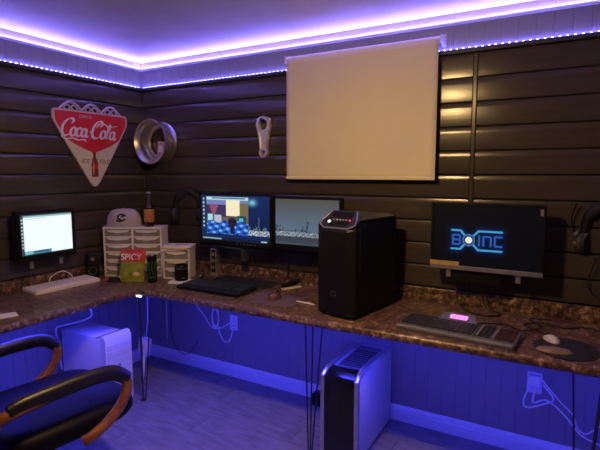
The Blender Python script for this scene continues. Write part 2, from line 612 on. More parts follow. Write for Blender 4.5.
def hairpin(x, y_, rz, lean=(0, 0)):
    t = link(bpy.data.objects.new('hairpin_leg', None), desk)
    t.location = (x, y_, 0)
    t.rotation_euler = (0, 0, rz)
    zt = ZD - 0.042
    obj('mounting_plate', box(B(), -0.065, 0.065, -0.065, 0.065, zt - 0.004, zt, bev=0.001), M['blackmetal'], t)
    for (a, b_) in (((-0.055, 0.05), (0.05, -0.055)), ((0.05, 0.052), (0.052, 0.05))):
        pass
    tops = [(-0.055, 0.05), (0.055, 0.05), (0.05, -0.055)]
    feet = [(-0.012, 0.010), (0.010, 0.012), (0.012, -0.012)]
    for (tx, ty), (fx, fy) in zip(tops, feet):
        obj('rod', tube(B(), [(tx, ty, zt - 0.004), (fx, fy, 0.010)], 0.0045, 8), M['blackmetal'], t, smooth=50)
    obj('foot', lathe(B(), [(0.010, 0.0), (0.020, 0.001), (0.021, 0.007), (0.016, 0.013), (0.008, 0.015)], 14), M['blackmetal'], t, smooth=50)
hairpin(0.590, -0.622, 0)
hairpin(1.875, -0.60, 0)
hairpin(3.17, -0.60, 0)
hairpin(0.55, -2.3, 0)
hairpin(0.12, -2.3, 0)

# blue strip stuck under the worktop near its front edge
zu = ZD - 0.041
t = led('led_strip', 'blue light strip stuck under the front edge of the worktop',
        [(0, 0, zu), [(DX - 0.05, XE - 0.05, DY + 0.062, DY + 0.074, zu - 0.003, zu), (DX - 0.062, DX - 0.050, YE + 0.05, DY + 0.074, zu - 0.003, zu)]],
        None, M['led_desk'], None)

obj('strip_end', box(B(), DX - 0.016, DX + 0.022, DY - 0.006, DY + 0.006, -0.008, -0.001, bev=0.002), M['led_desk_dot'], t)

# ------------------------------------------------------------------ ceiling lamp (above, out of the picture)
t = thing('ceiling_lamp', 'warm glass lamp under a metal dish hanging from the ceiling', 'lamp', (2.138, -1.60, CEIL))
obj('canopy', lathe(B(), [(0.06, 0.0), (0.06, -0.012), (0.02, -0.03)], 24), M['silver'], t, smooth=40)
obj('stem', lathe(B(), [(0.009, -0.02), (0.009, -0.18)], 12), M['silver'], t, smooth=40)
obj('dish', ringlathe(B(), [(0.012, -0.165), (0.08, -0.178), (0.150, -0.222), (0.153, -0.228), (0.146, -0.226), (0.078, -0.186), (0.012, -0.175)], 36), M['silver'], t, smooth=40)
obj('glass', lathe(B(), [(0.03, -0.190), (0.075, -0.205), (0.098, -0.232), (0.092, -0.265), (0.06, -0.292), (0.0, -0.302)], 32), M['lampglass'], t, smooth=60)

# ------------------------------------------------------------------ projection screen
PX0, PX1 = 1.412, 2.402
ps = thing('projection_screen', 'cream pull-down projection screen hanging on the back wall', 'screen', (1.905, -0.05, 1.52))
zt = 2.322
bm = B()
nx, nz = 30, 24
g = []
for i in range(nx + 1):
    col = []
    for k in range(nz + 1):
        u_, v_ = i / nx, k / nz
        x = (u_ - .5) * (PX1 - PX0 - 0.01)
        if v_ > 0.955:           # wraps over the roller
            a = (v_ - 0.955) / 0.045 * PI * 0.62
            yy = -0.022 - 0 + 0.022 * (1 - math.cos(a)); zz = (zt - 1.52 - 0.035) + 0.024 * math.sin(a)
        else:
            yy = -0.022 + 0.003 * math.sin(u_ * 9 + v_ * 2) * (1 - v_) + 0.004 * math.exp(-((u_ - .62) / .12) ** 2) * math.sin(v_ * 7) * (1 - v_)
            zz = v_ / 0.955 * (zt - 1.52 - 0.035)
        col.append(bm.verts.new((x, yy, zz)))
    g.append(col)
for i in range(nx):
    for k in range(nz):
        bm.faces.new((g[i][k], g[i + 1][k], g[i + 1][k + 1], g[i][k + 1]))
sh = obj('sheet', bm, M['screenfab'], ps, smooth=60)
sm = sh.modifiers.new('t', 'SOLIDIFY'); sm.thickness = 0.0015
obj('roller', lathe(B(), [(0.019, -(PX1 - PX0) / 2), (0.019, (PX1 - PX0) / 2)], 20, Matrix.Rotation(PI / 2, 4, 'Y')), M['white'], ps, smooth=40).location = (0, 0.0, zt - 1.52 - 0.032)
obj('bottom_bar', box(B(), -(PX1 - PX0) / 2 + .003, (PX1 - PX0) / 2 - .003, -0.030, -0.014, -0.006, 0.014, bev=0.004), M['screenfab'], ps)
for sx in (-1, 1):
    bm = B()
    box(bm, sx * (PX1 - PX0) / 2 - 0.004 + sx * .006, sx * (PX1 - PX0) / 2 + 0.004 + sx * .006, -0.02, 0.042, zt - 1.52 - 0.055, zt - 1.52 - 0.008, bev=0.002)
    box(bm, sx * (PX1 - PX0) / 2 - 0.012 + sx * .008, sx * (PX1 - PX0) / 2 + 0.014 + sx * .008, 0.037, 0.042, zt - 1.52 - 0.065, zt - 1.52 + 0.002, bev=0.002)
    obj('bracket', bm, M['white'], ps)

# ------------------------------------------------------------------ triangular soda sign on the left wall
sg = thing('advertising_sign', 'red and cream triangular soda sign with scrollwork top on left wall', 'sign', (0.022, -0.500, 1.452))
def sign_poly(k):
    W_, H = 0.312 - k, 0.540 - k
    return rounded([(-W_, H), (-W_ * 0.985, H - 0.075), (-0.168 + k * .8, 0.235), (0, k * 1.3 - 0.030), (0.168 - k * .8, 0.235), (W_ * 0.985, H - 0.075), (W_, H)], [0.032, 0.03, 0.06, 0.050, 0.06, 0.03, 0.032], 5)
obj('panel', prism(B(), sign_poly(0.0), 0, 0.012, UPX, bev=0.003), M['signpink'], sg)
obj('lower_field', prism(B(), sign_poly(0.010), 0.012, 0.0135, UPX), M['cream'], sg)
# red upper field with a pointed lower edge
k = 0.012
W_ = 0.308 - k
H_ = 0.540 - k
def xe(z):      # half width of the panel at height z
    t_ = (z - 0.235) / (H_ - 0.075 - 0.235)
    return 0.168 - k * .8 + t_ * (W_ * 0.985 - 0.168 + k * .8) - 0.004
half = [(W_ - 0.016, H_), (W_ - .005, H_ - 0.010), (W_ * 0.985 - .003, H_ - 0.070), (xe(0.40), 0.40), (xe(0.345), 0.345), (0.13, 0.296), (0.06, 0.268), (0.0, 0.248)]
redp = half + [(-a, b_) for a, b_ in half[-2::-1]]
obj('upper_field', prism(B(), redp, 0.0135, 0.0150, UPX), M['red'], sg)
# scrollwork along the top edge
bm = B()
for cx in (-0.165, 0.0, 0.165):
    pts = [(cx - 0.085, 0.538), (cx - 0.055, 0.566), (cx - 0.02, 0.588), (cx + 0.02, 0.588), (cx + 0.055, 0.566), (cx + 0.085, 0.538)]
    tube(bm, [UPX @ Vector((a, b_, 0.005)) for a, b_ in [(q.x, q.y) for q in crom([(a, b_, 0) for a, b_ in pts], 5)]], 0.0085, 6)
    for s_ in (-1, 1):
        pts = [(cx + s_ * 0.045, 0.538), (cx + s_ * 0.05, 0.556), (cx + s_ * 0.025, 0.572), (cx + s_ * 0.004, 0.556), (cx + s_ * 0.018, 0.542)]
        tube(bm, [UPX @ Vector((q.x, q.y, 0.005)) for q in crom([(a, b_, 0) for a, b_ in pts], 5)], 0.0062, 6)
obj('scrollwork', bm, M['signpink'], sg, smooth=60)

def pen(bm, pts, wmin, wmax, ang, z, mtx, sub=7, closed=False, taper=True):
    """calligraphic stroke"""
    P = crom([(a, b_, 0) for a, b_ in pts], sub, closed)
    m_ = len(P)
    L_, R_ = [], []
    for i in range(m_):
        a = P[(i - 1) % m_] if (closed or i) else P[i]
        b_ = P[(i + 1) % m_] if (closed or i < m_ - 1) else P[i]
        t_ = b_ - a
        th = math.atan2(t_.y, t_.x)
        wd = wmin + (wmax - wmin) * abs(math.sin(th - ang))
        if taper and not closed:
            e = min(i, m_ - 1 - i) / (m_ * 0.18)
            wd *= min(1, 0.35 + e)
        n_ = Vector((-math.sin(th), math.cos(th), 0)) * wd / 2
        L_.append(bm.verts.new(mtx @ Vector((P[i].x + n_.x, P[i].y + n_.y, z))))
        R_.append(bm.verts.new(mtx @ Vector((P[i].x - n_.x, P[i].y - n_.y, z))))
    for i in range(m_ if closed else m_ - 1):
        j = (i + 1) % m_
        bm.faces.new((L_[i], L_[j], R_[j], R_[i]))

SC = 0.0525
LM = UPX @ T(-0.268, 0.360, 0) @ Matrix.Rotation(R(-1.5), 4, 'Z') @ Matrix.Scale(SC, 4)
zl = 0.0155 / SC
PA, W0, W1 = R(20), 0.15, 0.40
shear = 0.28
def sk(pts):
    return [(a + shear * b_, b_) for a, b_ in pts]
bm = B()
def stroke(pts, **kw):
    global zl
    zl += 0.0004
    pen(bm, sk(pts), kw.pop('w0', W0), kw.pop('w1', W1), PA, zl, LM, **kw)
def el(cx, cy, rx, ry, n=10):
    return [(cx + rx * math.cos(2 * PI * i / n), cy + ry * math.sin(2 * PI * i / n)) for i in range(n)]
# first capital with its under-swash
stroke([(1.35, 1.65), (1.55, 2.05), (1.25, 2.35), (0.70, 2.15), (0.30, 1.55), (0.18, 0.85), (0.42, 0.22), (0.95, 0.05), (1.45, 0.35)], w1=0.44)
stroke([(0.30, 0.35), (0.45, -0.15), (1.1, -0.38), (2.0, -0.25), (2.9, -0.42), (3.7, -0.30), (4.1, -0.55)], w0=.13, w1=.26)
stroke(el(1.85, 0.62, 0.36, 0.56), closed=True)
stroke([(2.95, 0.98), (2.80, 1.20), (2.50, 1.10), (2.34, 0.65), (2.48, 0.18), (2.80, 0.08), (3.05, 0.35)])
stroke(el(3.45, 0.62, 0.34, 0.54), closed=True)
stroke([(3.86, 1.18), (3.80, 0.75), (3.82, 0.30), (4.0, 0.08), (4.25, 0.28)])
stroke([(4.30, 0.80), (4.62, 0.84)], w0=.2, w1=.25, taper=False)
# second capital with its over-swash
stroke([(5.75, 1.60), (6.0, 2.0), (5.75, 2.42), (5.2, 2.25), (4.80, 1.6), (4.70, 0.85), (4.95, 0.2), (5.5, 0.02), (6.05, 0.35)], w1=0.44)
stroke([(5.15, 1.45), (5.6, 2.05), (6.4, 2.10), (7.2, 1.72), (8.0, 1.95), (8.55, 2.02)], w0=.12, w1=.26)
stroke(el(6.48, 0.62, 0.36, 0.56), closed=True)
stroke([(7.0, 0.55), (7.30, 1.20), (7.42, 1.85), (7.25, 2.10), (7.12, 1.6), (7.08, 0.7), (7.2, 0.12), (7.5, 0.22)], w0=.1, w1=.30)
stroke(el(7.98, 0.62, 0.34, 0.54), closed=True)
stroke([(8.39, 1.18), (8.33, 0.75), (8.35, 0.30), (8.55, 0.08), (8.85, 0.32)])
o = obj('script_lettering', bm, M['signwhite'], sg)
text_mesh('small_lettering', 'DRINK', 0.030, M['signpink'], sg, UPX @ T(-0.055, 0.500, 0.0155), sx=1.25)
text_mesh('lower_lettering', 'ICE', 0.042, M['signgrey'], sg, UPX @ T(-0.072, 0.186, 0.0140), sx=1.1)
text_mesh('lower_lettering', 'COLD', 0.042, M['signgrey'], sg, UPX @ T(0.078, 0.186, 0.0140), sx=1.1)
bp = [(0.024, 0.075), (0.029, 0.085), (0.026, 0.13), (0.029, 0.165), (0.022, 0.19), (0.011, 0.215), (0.010, 0.243), (0.0125, 0.246), (0.0125, 0.254)]
poly = bp + [(-a, b_) for a, b_ in bp[::-1]]
o = obj('bottle_picture', prism(B(), poly, 0.0150, 0.0165, UPX), M['cola'], sg)
obj('bottle_band', prism(B(), [(-0.026, 0.135), (0.026, 0.135), (0.028, 0.162), (-0.028, 0.162)], 0.0165, 0.0172, UPX), M['red'], o)
obj('bottle_shine', prism(B(), [(-0.017, 0.09), (-0.010, 0.09), (-0.008, 0.19), (-0.015, 0.18)], 0.0173, 0.0178, UPX), M['chip'], o)

# ------------------------------------------------------------------ wheel rim on the back wall
wr = thing('wheel_rim', 'polished steel wheel rim mounted open side out near room corner', 'wheel rim', (0.232, -0.019, 1.795))
AX = Matrix.Rotation(PI / 2, 4, 'X')          # lathe z -> -Y
prof = [(0.158, 0.0), (0.162, 0.008), (0.156, 0.020), (0.151, 0.028), (0.151, 0.088), (0.154, 0.105), (0.166, 0.118), (0.173, 0.128), (0.172, 0.136), (0.165, 0.137),
        (0.157, 0.125), (0.144, 0.108), (0.138, 0.088), (0.139, 0.032), (0.148, 0.018), (0.150, 0.0)]
obj('barrel', ringlathe(B(), prof, 48, AX), M['chrome'], wr, smooth=35)
obj('inner_flange', ringlathe(B(), [(0.147, 0.002), (0.112, 0.010), (0.112, 0.016), (0.147, 0.012)], 40, AX), M['chrome'], wr, smooth=35)
c = thing('paper_packet', 'small pinkish packet tucked inside the wheel rim', 'packet', (0.268, -0.075, 1.675))
obj('packet', box(B(), -0.035, 0.035, -0.010, 0.010, 0.0, 0.125, bev=0.004, mtx=Matrix.Rotation(R(8), 4, 'Y')), M['cardpink'], c)
obj('printed_band', box(B(), -0.024, 0.024, -0.0115, -0.0098, 0.04, 0.09, mtx=Matrix.Rotation(R(8), 4, 'Y')), M['paper'], c)

# ------------------------------------------------------------------ connecting rod on the wall
cr_ = thing('connecting_rod', 'aluminium engine connecting rod hung upright beside the projection screen', 'engine part', (1.216, -0.018, 1.66))
obj('big_end', ringlathe(B(), [(0.056, 0.006), (0.058, 0.010), (0.058, 0.040), (0.056, 0.044), (0.040, 0.044), (0.038, 0.042), (0.038, 0.008), (0.040, 0.006)], 36, T(0, 0, 0.225) @ AX), M['alu'], cr_, smooth=35)
obj('small_end', ringlathe(B(), [(0.033, 0.008), (0.034, 0.011), (0.034, 0.039), (0.033, 0.042), (0.019, 0.042), (0.018, 0.040), (0.018, 0.010), (0.019, 0.008)], 28, T(0, 0, 0.034) @ AX), M['alu'], cr_, smooth=35)
bm = B()
prism(bm, [(-0.024, 0.062), (0.024, 0.062), (0.028, 0.12), (0.040, 0.180), (-0.040, 0.180), (-0.028, 0.12)], 0.016, 0.032, UPY)
obj('web', bm, M['alu'], cr_)
for s_ in (-1, 1):
    obj('flange', prism(B(), [(s_ * 0.019, 0.060), (s_ * 0.028, 0.060), (s_ * 0.033, 0.12), (s_ * 0.050, 0.190), (s_ * 0.041, 0.19), (s_ * 0.024, 0.12)], 0.010, 0.040, UPY), M['alu'], cr_)
    b_ = obj('cap_bolt', lathe(B(), [(0.008, 0.0), (0.008, 0.065), (0.011, 0.066), (0.011, 0.075), (0.009, 0.077)], 10), M['silver'], cr_, smooth=40)
    b_.location = (s_ * 0.052, -0.025, 0.19)
obj('hook_peg', lathe(B(), [(0.007, -0.004), (0.007, 0.056), (0.010, 0.057), (0.010, 0.062)], 12, T(0, 0, 0.256) @ AX), M['blackmetal'], cr_, smooth=40)

cr_.scale = (0.95, 1.0, 1.0)

# ------------------------------------------------------------------ screens
def grid_screen(name, parent, W_, H, nx, nz, fn, m, y_):
    xs = np.linspace(0, 1, nx + 1); zs = np.linspace(0, 1, nz + 1)
    U, V = np.meshgrid(xs, zs)               # row = z (0 bottom)
    C = fn(U, V)
    co = np.stack([(U - .5) * W_, np.full_like(U, y_), V * H], -1).reshape(-1, 3)
    idx = np.arange((nx + 1) * (nz + 1)).reshape(nz + 1, nx + 1)
    f = np.stack([idx[:-1, :-1], idx[:-1, 1:], idx[1:, 1:], idx[1:, :-1]], -1).reshape(-1, 4)
    me = bpy.data.meshes.new(name)
    me.from_pydata(co.tolist(), [], f.tolist())
    at = me.color_attributes.new('pix', 'FLOAT_COLOR', 'POINT')
    rgba = np.concatenate([np.clip(C, 0, 4), np.ones(C.shape[:2] + (1,))], -1).reshape(-1).astype(np.float32)
    at.data.foreach_set('color', rgba)
    me.materials.append(m)
    return link(bpy.data.objects.new(name, me), parent)

def srgb(r, g_, b_):
    return np.array([((c / 255) / 12.92 if c / 255 < .04 else (((c / 255) + .055) / 1.055) ** 2.4) for c in (r, g_, b_)])
def put(C, mask, col):
    C[mask] = col
def rect(U, V, a, b_, c, d):
    return (U >= a) & (U <= b_) & (V >= c) & (V <= d)
def seg(U, V, p, q, asp):
    px, pz = (U - p[0]) * asp, V - p[1]
    dx, dz = (q[0] - p[0]) * asp, q[1] - p[1]
    t_ = np.clip((px * dx + pz * dz) / (dx * dx + dz * dz + 1e-12), 0, 1)
    return np.hypot(px - t_ * dx, pz - t_ * dz)
rng = np.random.default_rng(3)

def city(U, V, C, base, x0, x1, bright):
    """night skyline of a big city with lit windows"""
    n = 46
    for i in range(n):
        a = x0 + (x1 - x0) * i / n
        h = 0.10 + 0.16 * rng.random() * (0.6 + 0.4 * math.sin(i * .37 + 1))
        if i == int(n * .52):
            h = 0.42
        if i == int(n * .52) + 1:
            h = 0.34
        m_ = rect(U, V, a, a + (x1 - x0) / n, base, base + h)
        C[m_] = srgb(38, 48, 66)
        lit = m_ & (rng.random(U.shape) < 0.42)
        C[lit] = srgb(105, 125, 145) * bright
    m_ = rect(U, V, x0, x1, base, base + .10)
    lit = m_ & (rng.random(U.shape) < 0.5)
    C[lit] = srgb(170, 182, 188) * bright

def scr_white(U, V):
    C = np.zeros(U.shape + (3,)); C[:] = srgb(238, 248, 250)
    put(C, V > 0.93, srgb(150, 190, 200))
    put(C, V > 0.965, srgb(60, 75, 80))
    put(C, U < 0.055, srgb(55, 65, 75))
    for i in range(9):
        put(C, rect(U, V, 0.012, 0.042, .86 - i * .085, .90 - i * .085), srgb(170, 190, 200))
    put(C, rect(U, V, 0.055, 0.56, 0.0, 0.105), srgb(70, 130, 150))
    put(C, rect(U, V, 0.06, 0.20, 0.02, 0.085), srgb(120, 190, 200))
    put(C, rect(U, V, 0.25, 0.50, 0.05, 0.09), srgb(40, 90, 110))
    put(C, V < 0.018, srgb(40, 60, 75))
    put(C, rect(U, V, 0.1, 0.5, 0.885, 0.905), srgb(170, 200, 205))
    return C

def scr_photo(U, V):
    """desktop with icons and a picture of a blue-lit game room"""
    C = np.zeros(U.shape + (3,)); C[:] = srgb(22, 40, 88)
    put(C, V < 0.3, srgb(30, 55, 110))
    C[:] = C * (0.5 + 0.7 * V[..., None])
    city(U, V, C, 0.16, 0.70, 1.0, 1.3)
    g_ = np.exp(-(((U - .76) / .05) ** 2 + ((V - .86) / .06) ** 2))
    C += g_[..., None] * srgb(120, 190, 210)
    W_ = rect(U, V, 0.08, 0.70, 0.14, 0.97)
    put(C, W_, srgb(62, 50, 92))
    put(C, rect(U, V, 0.08, 0.70, 0.90, 0.97), srgb(190, 225, 235))
    put(C, rect(U, V, 0.16, 0.66, 0.925, 0.955), srgb(50, 80, 100))
    put(C, rect(U, V, 0.08, 0.70, 0.80, 0.90), srgb(120, 130, 190))
    put(C, rect(U, V, 0.38, 0.58, 0.56, 0.90), srgb(250, 240, 205))
    put(C, rect(U, V, 0.58, 0.70, 0.52, 0.84), srgb(120, 110, 75))
    tri = (V < .78) & (V > .50) & (np.abs(U - .19) < (V - .50) * .25)
    put(C, tri, srgb(150, 80, 110))
    put(C, rect(U, V, 0.08, 0.70, 0.40, 0.52), srgb(105, 95, 80))
    put(C, rect(U, V, 0.10, 0.17, 0.44, 0.58), srgb(170, 225, 235))
    put(C, rect(U, V, 0.20, 0.30, 0.38, 0.56), srgb(185, 190, 215))
    put(C, rect(U, V, 0.55, 0.67, 0.40, 0.56), srgb(30, 75, 95))
    put(C, rect(U, V, 0.575, 0.63, 0.44, 0.51), srgb(90, 190, 210))
    blue = (V < 0.42 - 0.03 * np.sin(U * 30)) & W_
    put(C, blue, srgb(40, 95, 200))
    n_ = (np.sin(U * 47 + V * 31) + np.sin(U * 23 - V * 53)) * .5
    m_ = blue & (n_ > .55); put(C, m_, srgb(125, 195, 245))
    m_ = blue & (n_ < -.55); put(C, m_, srgb(22, 40, 110))
    put(C, (np.hypot((U - .47) * 1.5, V - .42) < .10), srgb(35, 30, 45))
    put(C, rect(U, V, 0.44, 0.50, 0.15, 0.36), srgb(30, 32, 70))
    for i in range(8):
        put(C, rect(U, V, 0.018, 0.042, .90 - i * .088, .945 - i * .088), srgb(175, 195, 205))
    put(C, V < 0.055, srgb(20, 32, 52))
    put(C, rect(U, V, 0.01, 0.3, 0.015, 0.045), srgb(150, 180, 195))
    put(C, rect(U, V, 0.88, 0.96, 0.015, 0.045), srgb(170, 190, 200))
    return C * 0.95

def scr_city(U, V):
    C = np.zeros(U.shape + (3,))
    t_ = np.clip((V - .35) / .65, 0, 1)[..., None]
    C[:] = srgb(98, 118, 140) * (1 - t_) + srgb(88, 86, 82) * t_
    put(C, V < 0.2, srgb(62, 70, 82))
    city(U, V, C, 0.18, 0.0, 1.0, 1.0)
    put(C, rect(U, V, 0, 1, 0.0, 0.045), srgb(74, 82, 92))
    return C * 0.85

def scr_logo(U, V):
    """dark screen saver: blue letters between four bent bars, a white round hub"""
    C = np.zeros(U.shape + (3,)); C[:] = srgb(5, 7, 13)
    asp = 0.545 / 0.325
    U, V = U - 0.022, V + 0.040
    d = np.full(U.shape, 9.0)
    dl = np.full(U.shape, 9.0)
    hx, hy = 0.328, 0.475
    def L_(p, q, a='d'):
        nonlocal d, dl
        s_ = seg(U, V, p, q, asp)
        if a == 'd':
            d = np.minimum(d, s_)
        else:
            dl = np.minimum(dl, s_)
    for s_ in (1, -1):
        L_((0.165, hy + s_ * .155), (0.245, hy + s_ * .155)); L_((0.245, hy + s_ * .155), (0.305, hy + s_ * .045))
        L_((0.355, hy + s_ * .045), (0.420, hy + s_ * .155)); L_((0.420, hy + s_ * .155), (0.632, hy + s_ * .155))
    # B
    for p, q in [((.175, .40), (.175, .55)), ((.175, .55), (.235, .55)), ((.175, .475), (.235, .475)), ((.175, .40), (.235, .40)), ((.245, .415), (.245, .46)), ((.245, .49), (.245, .535))]:
        L_(p, q, 'l')
    # I N C
    L_((.425, .40), (.425, .55), 'l')
    for p, q in [((.465, .40), (.465, .54)), ((.465, .545), (.525, .545)), ((.535, .53), (.535, .40))]:
        L_(p, q, 'l')
    for p, q in [((.630, .55), (.578, .55)), ((.570, .54), (.570, .41)), ((.578, .40), (.630, .40))]:
        L_(p, q, 'l')
    glow = np.exp(-np.minimum(d, dl) / .03)[..., None]
    C += glow * srgb(10, 45, 110) * .9
    put(C, dl < .016, srgb(45, 95, 180))
    put(C, d < .017, srgb(70, 165, 225))
    rr = np.hypot((U - hx) * asp, V - hy)
    put(C, rr < .105, srgb(22, 50, 95))
    put(C, (rr < .098) & (rr > .080), srgb(70, 130, 195))
    put(C, rr < .055, srgb(255, 250, 230))
    return C

def monitor(name, label, W_, H, loc, rz, fn, es, bez=0.018, chin=0.022, frame='black', chinmat=None, depth=0.035, nx=120, nz=75, group=None):
    t_ = thing(name, label, 'monitor', loc, rz, group)
    bm_ = B(); box(bm_, -W_ / 2, W_ / 2, 0.0, depth, 0, H, bev=0.005)
    box(bm_, -W_ * .33, W_ * .33, depth - .002, depth + 0.02, H * .18, H * .82, bev=0.008)
    obj('housing', bm_, M[frame], t_, smooth=40)
    for a in ((-W_ / 2, W_ / 2, H - bez, H), (-W_ / 2, W_ / 2, 0, chin), (-W_ / 2, -W_ / 2 + bez, chin, H - bez), (W_ / 2 - bez, W_ / 2, chin, H - bez)):
        obj('bezel', box(B(), a[0], a[1], -0.006, 0.002, a[2], a[3], bev=0.002, seg=1), M[chinmat] if (chinmat and a[3] == chin) else M[frame], t_)
    s_ = grid_screen('display', t_, W_ - 2 * bez, H - bez - chin, nx, nz, fn, screen_mat(name + '_display', es), -0.0012)
    s_.location = (0, 0, chin)
    return t_

def wall_arm(t_, y_wall, z, x=0.0, depth=0.035):
    """plate on the monitor, arm, wall bracket: t_ local coordinates, wall at local y = y_wall"""
    obj('mount_plate', box(B(), x - 0.05, x + 0.05, depth + 0.018, depth + 0.028, z - 0.05, z + 0.05, bev=0.003), M['blackmetal'], t_)
    obj('arm', tube(B(), [(x, depth + 0.026, z), (x, y_wall - 0.012, z)], 0.016, 10), M['blackmetal'], t_, smooth=40)
    obj('wall_bracket', box(B(), x - 0.035, x + 0.035, y_wall - 0.014, y_wall, z - 0.07, z + 0.07, bev=0.003), M['blackmetal'], t_)

# left-wall monitor (faces +X)
lm = monitor('monitor', 'square black monitor with bright white screen on the left wall', 0.392, 0.318, (0.150, -0.962, 1.003), PI / 2, scr_white, 1.05, bez=0.024, chin=0.040, depth=0.045)
wall_arm(lm, 0.129, 0.17, depth=0.045)
for s_ in (-1, 1):
    obj('bracket_foot', box(B(), s_ * 0.10 - .012, s_ * 0.10 + .012, 0.02, 0.03, -0.05, 0.01, bev=0.002), M['grey'], lm)
m1 = monitor('monitor', 'black widescreen monitor showing a blue-lit room picture', 0.615, 0.360, (1.072, -0.200, 1.058), R(0), scr_photo, 1.0, bez=0.018, chin=0.028)
wall_arm(m1, 0.181, 0.15)
m2 = monitor('monitor', 'black widescreen monitor showing a grey city skyline, beside the tall computer', 0.490, 0.338, (1.635, -0.200, 1.070), R(0), scr_city, 1.0, bez=0.018, chin=0.028)
wall_arm(m2, 0.181, 0.15)
m3 = monitor('monitor', 'black monitor with blue round-hubbed logo on dark screen', 0.562, 0.365, (2.690, -0.175, 1.033), R(0), scr_logo, 0.85, bez=0.014, chin=0.024, chinmat='silver', nx=220, nz=130)
wall_arm(m3, 0.156, 0.15)
obj('tape_strip', box(B(), -0.280, -0.125, -0.0075, -0.0058, 0.022, 0.046), M['tape'], m3)
obj('stand_neck', box(B(), -0.19, 0.09, 0.02, 0.06, -0.075, 0.012, bev=0.01), M['black'], m3)
obj('bracket_foot', box(B(), 0.155, 0.180, 0.01, 0.02, -0.045, 0.004, bev=0.002), M['grey'], m3)
obj('bracket_foot', box(B(), -0.195, -0.17, 0.01, 0.02, -0.045, 0.004, bev=0.002), M['grey'], m3)
obj('corner_sticker', box(B(), 0.255, 0.270, -0.0075, -0.0058, 0.31, 0.343), M['grey'], m3)
obj('stand_neck', box(B(), 0.02, 0.075, 0.035, 0.06, -0.115, 0.012, bev=0.006), M['dark'], m1)
obj('stand_neck', box(B(), 0.10, 0.155, 0.035, 0.06, -0.10, 0.012, bev=0.006), M['dark'], m2)
for i in range(6):
    o = obj('button', box(B(), 0.02 + i * .03, 0.030 + i * .03, -0.0075, -0.0055, 0.010, 0.015), M['grey'], m1)

# ------------------------------------------------------------------ keyboards
def keyboard(name, label, W_, D, loc, rz, body, keys, hgt=0.018, rest=0.0, tilt=2.5, num=None, cat='keyboard'):
    t_ = thing(name, label, cat, loc, rz)
    tl = Matrix.Rotation(R(tilt), 4, 'X')
    bm_ = B()
    poly_ = rounded([(-W_ / 2, -D / 2), (W_ / 2, -D / 2), (W_ / 2, D / 2), (-W_ / 2, D / 2)], 0.012, 4)
    prism(bm_, poly_, 0.0, hgt, T(0, 0, D / 2 * math.sin(R(tilt))) @ tl, bev=0.003)
    obj('body', bm_, M[body], t_, smooth=40)
    bm_ = B(); bn = B()
    p_ = 0.019
    y0 = -D / 2 + rest + 0.010
    rows = 6
    kd = (D - rest - 0.022) / rows
    blocks = [(-W_ / 2 + 0.012, 15), (-W_ / 2 + 0.012 + 15.4 * p_, 3), (-W_ / 2 + 0.012 + 18.8 * p_, 4)]
    scx = (W_ - 0.024) / (22.8 * p_)
    for bi, (bx0, nk) in enumerate(blocks):
        for r_ in range(rows):
            for c_ in range(nk):
                if bi == 0 and r_ == 0 and 3 < c_ < 9:
                    if c_ > 4:
                        continue
                    xx0 = -W_ / 2 + 0.012 + (c_ * p_) * scx; xx1 = xx0 + 5 * p_ * scx - .003
                else:
                    xx0 = -W_ / 2 + 0.012 + (bx0 + W_ / 2 - 0.012 + c_ * p_) * scx; xx1 = xx0 + p_ * scx - 0.003
                tgt = bn if (num and bi == 2) else bm_
                box(tgt, xx0, xx1, y0 + r_ * kd, y0 + (r_ + 1) * kd - 0.003, hgt - 0.001, hgt + 0.006, mtx=T(0, 0, D / 2 * math.sin(R(tilt))) @ tl)
    stuff(obj('keys', bm_, M[keys], t_))
    if num:
        stuff(obj('number_keys', bn, M[num], t_))
    else:
        bn.free()
    return t_

keyboard('keyboard', 'plain white keyboard lying under the left wall monitor', 0.455, 0.165, (0.150, -0.875, ZD + .001), R(88), 'keywhite', 'keywhite', hgt=0.020)
k1 = keyboard('keyboard', 'black keyboard with faint green backlight below the room picture monitor', 0.50, 0.215, (1.095, -0.435, ZD + .001), R(0), 'black', 'keyglow', rest=0.045)
obj('logo_mark', box(B(), -0.01, 0.01, -0.092, -0.086, 0.0215, 0.0225), M['grey'], k1)
keyboard('keyboard', 'thin dark keyboard pushed back under the twin monitors', 0.45, 0.135, (1.145, -0.205, ZD + .001), R(-4), 'dark', 'keysdark', hgt=0.013)
k3 = keyboard('keyboard', 'black gaming keyboard with pink lit display panel', 0.535, 0.20, (2.635, -0.535, ZD + .001), R(-5), 'kbgrey', 'keysdark', rest=0.035, num='keysred', hgt=0.020)
bm = B()
prism(bm, rounded([(-0.115, 0.0), (0.085, 0.0), (0.055, 0.062), (-0.080, 0.062)], 0.008, 3), 0.0, 0.016, T(-0.01, 0.082, 0.018) @ Matrix.Rotation(R(24), 4, 'X'), bev=0.003)
dp = obj('display_hood', bm, M['kbblue'], k3)
bm = B(); prism(bm, rounded([(-0.055, 0.016), (0.03, 0.016), (0.03, 0.046), (-0.055, 0.046)], 0.006, 3), 0.0165, 0.0178, T(-0.01, 0.082, 0.018) @ Matrix.Rotation(R(24), 4, 'X'))
obj('display', bm, M['lcd'], dp)
obj('front_trim', box(B(), -0.262, 0.262, -0.103, -0.090, 0.010, 0.0245, bev=0.004), M['grey'], k3)
obj('key_frame', box(B(), 0.098, 0.106, -0.06, 0.09, 0.0235, 0.033, bev=0.001, mtx=Matrix.Rotation(R(2.5), 4, 'X')), M['grey'], k3)
obj('key_frame', box(B(), 0.168, 0.176, -0.06, 0.09, 0.0235, 0.033, bev=0.001, mtx=Matrix.Rotation(R(2.5), 4, 'X')), M['grey'], k3)

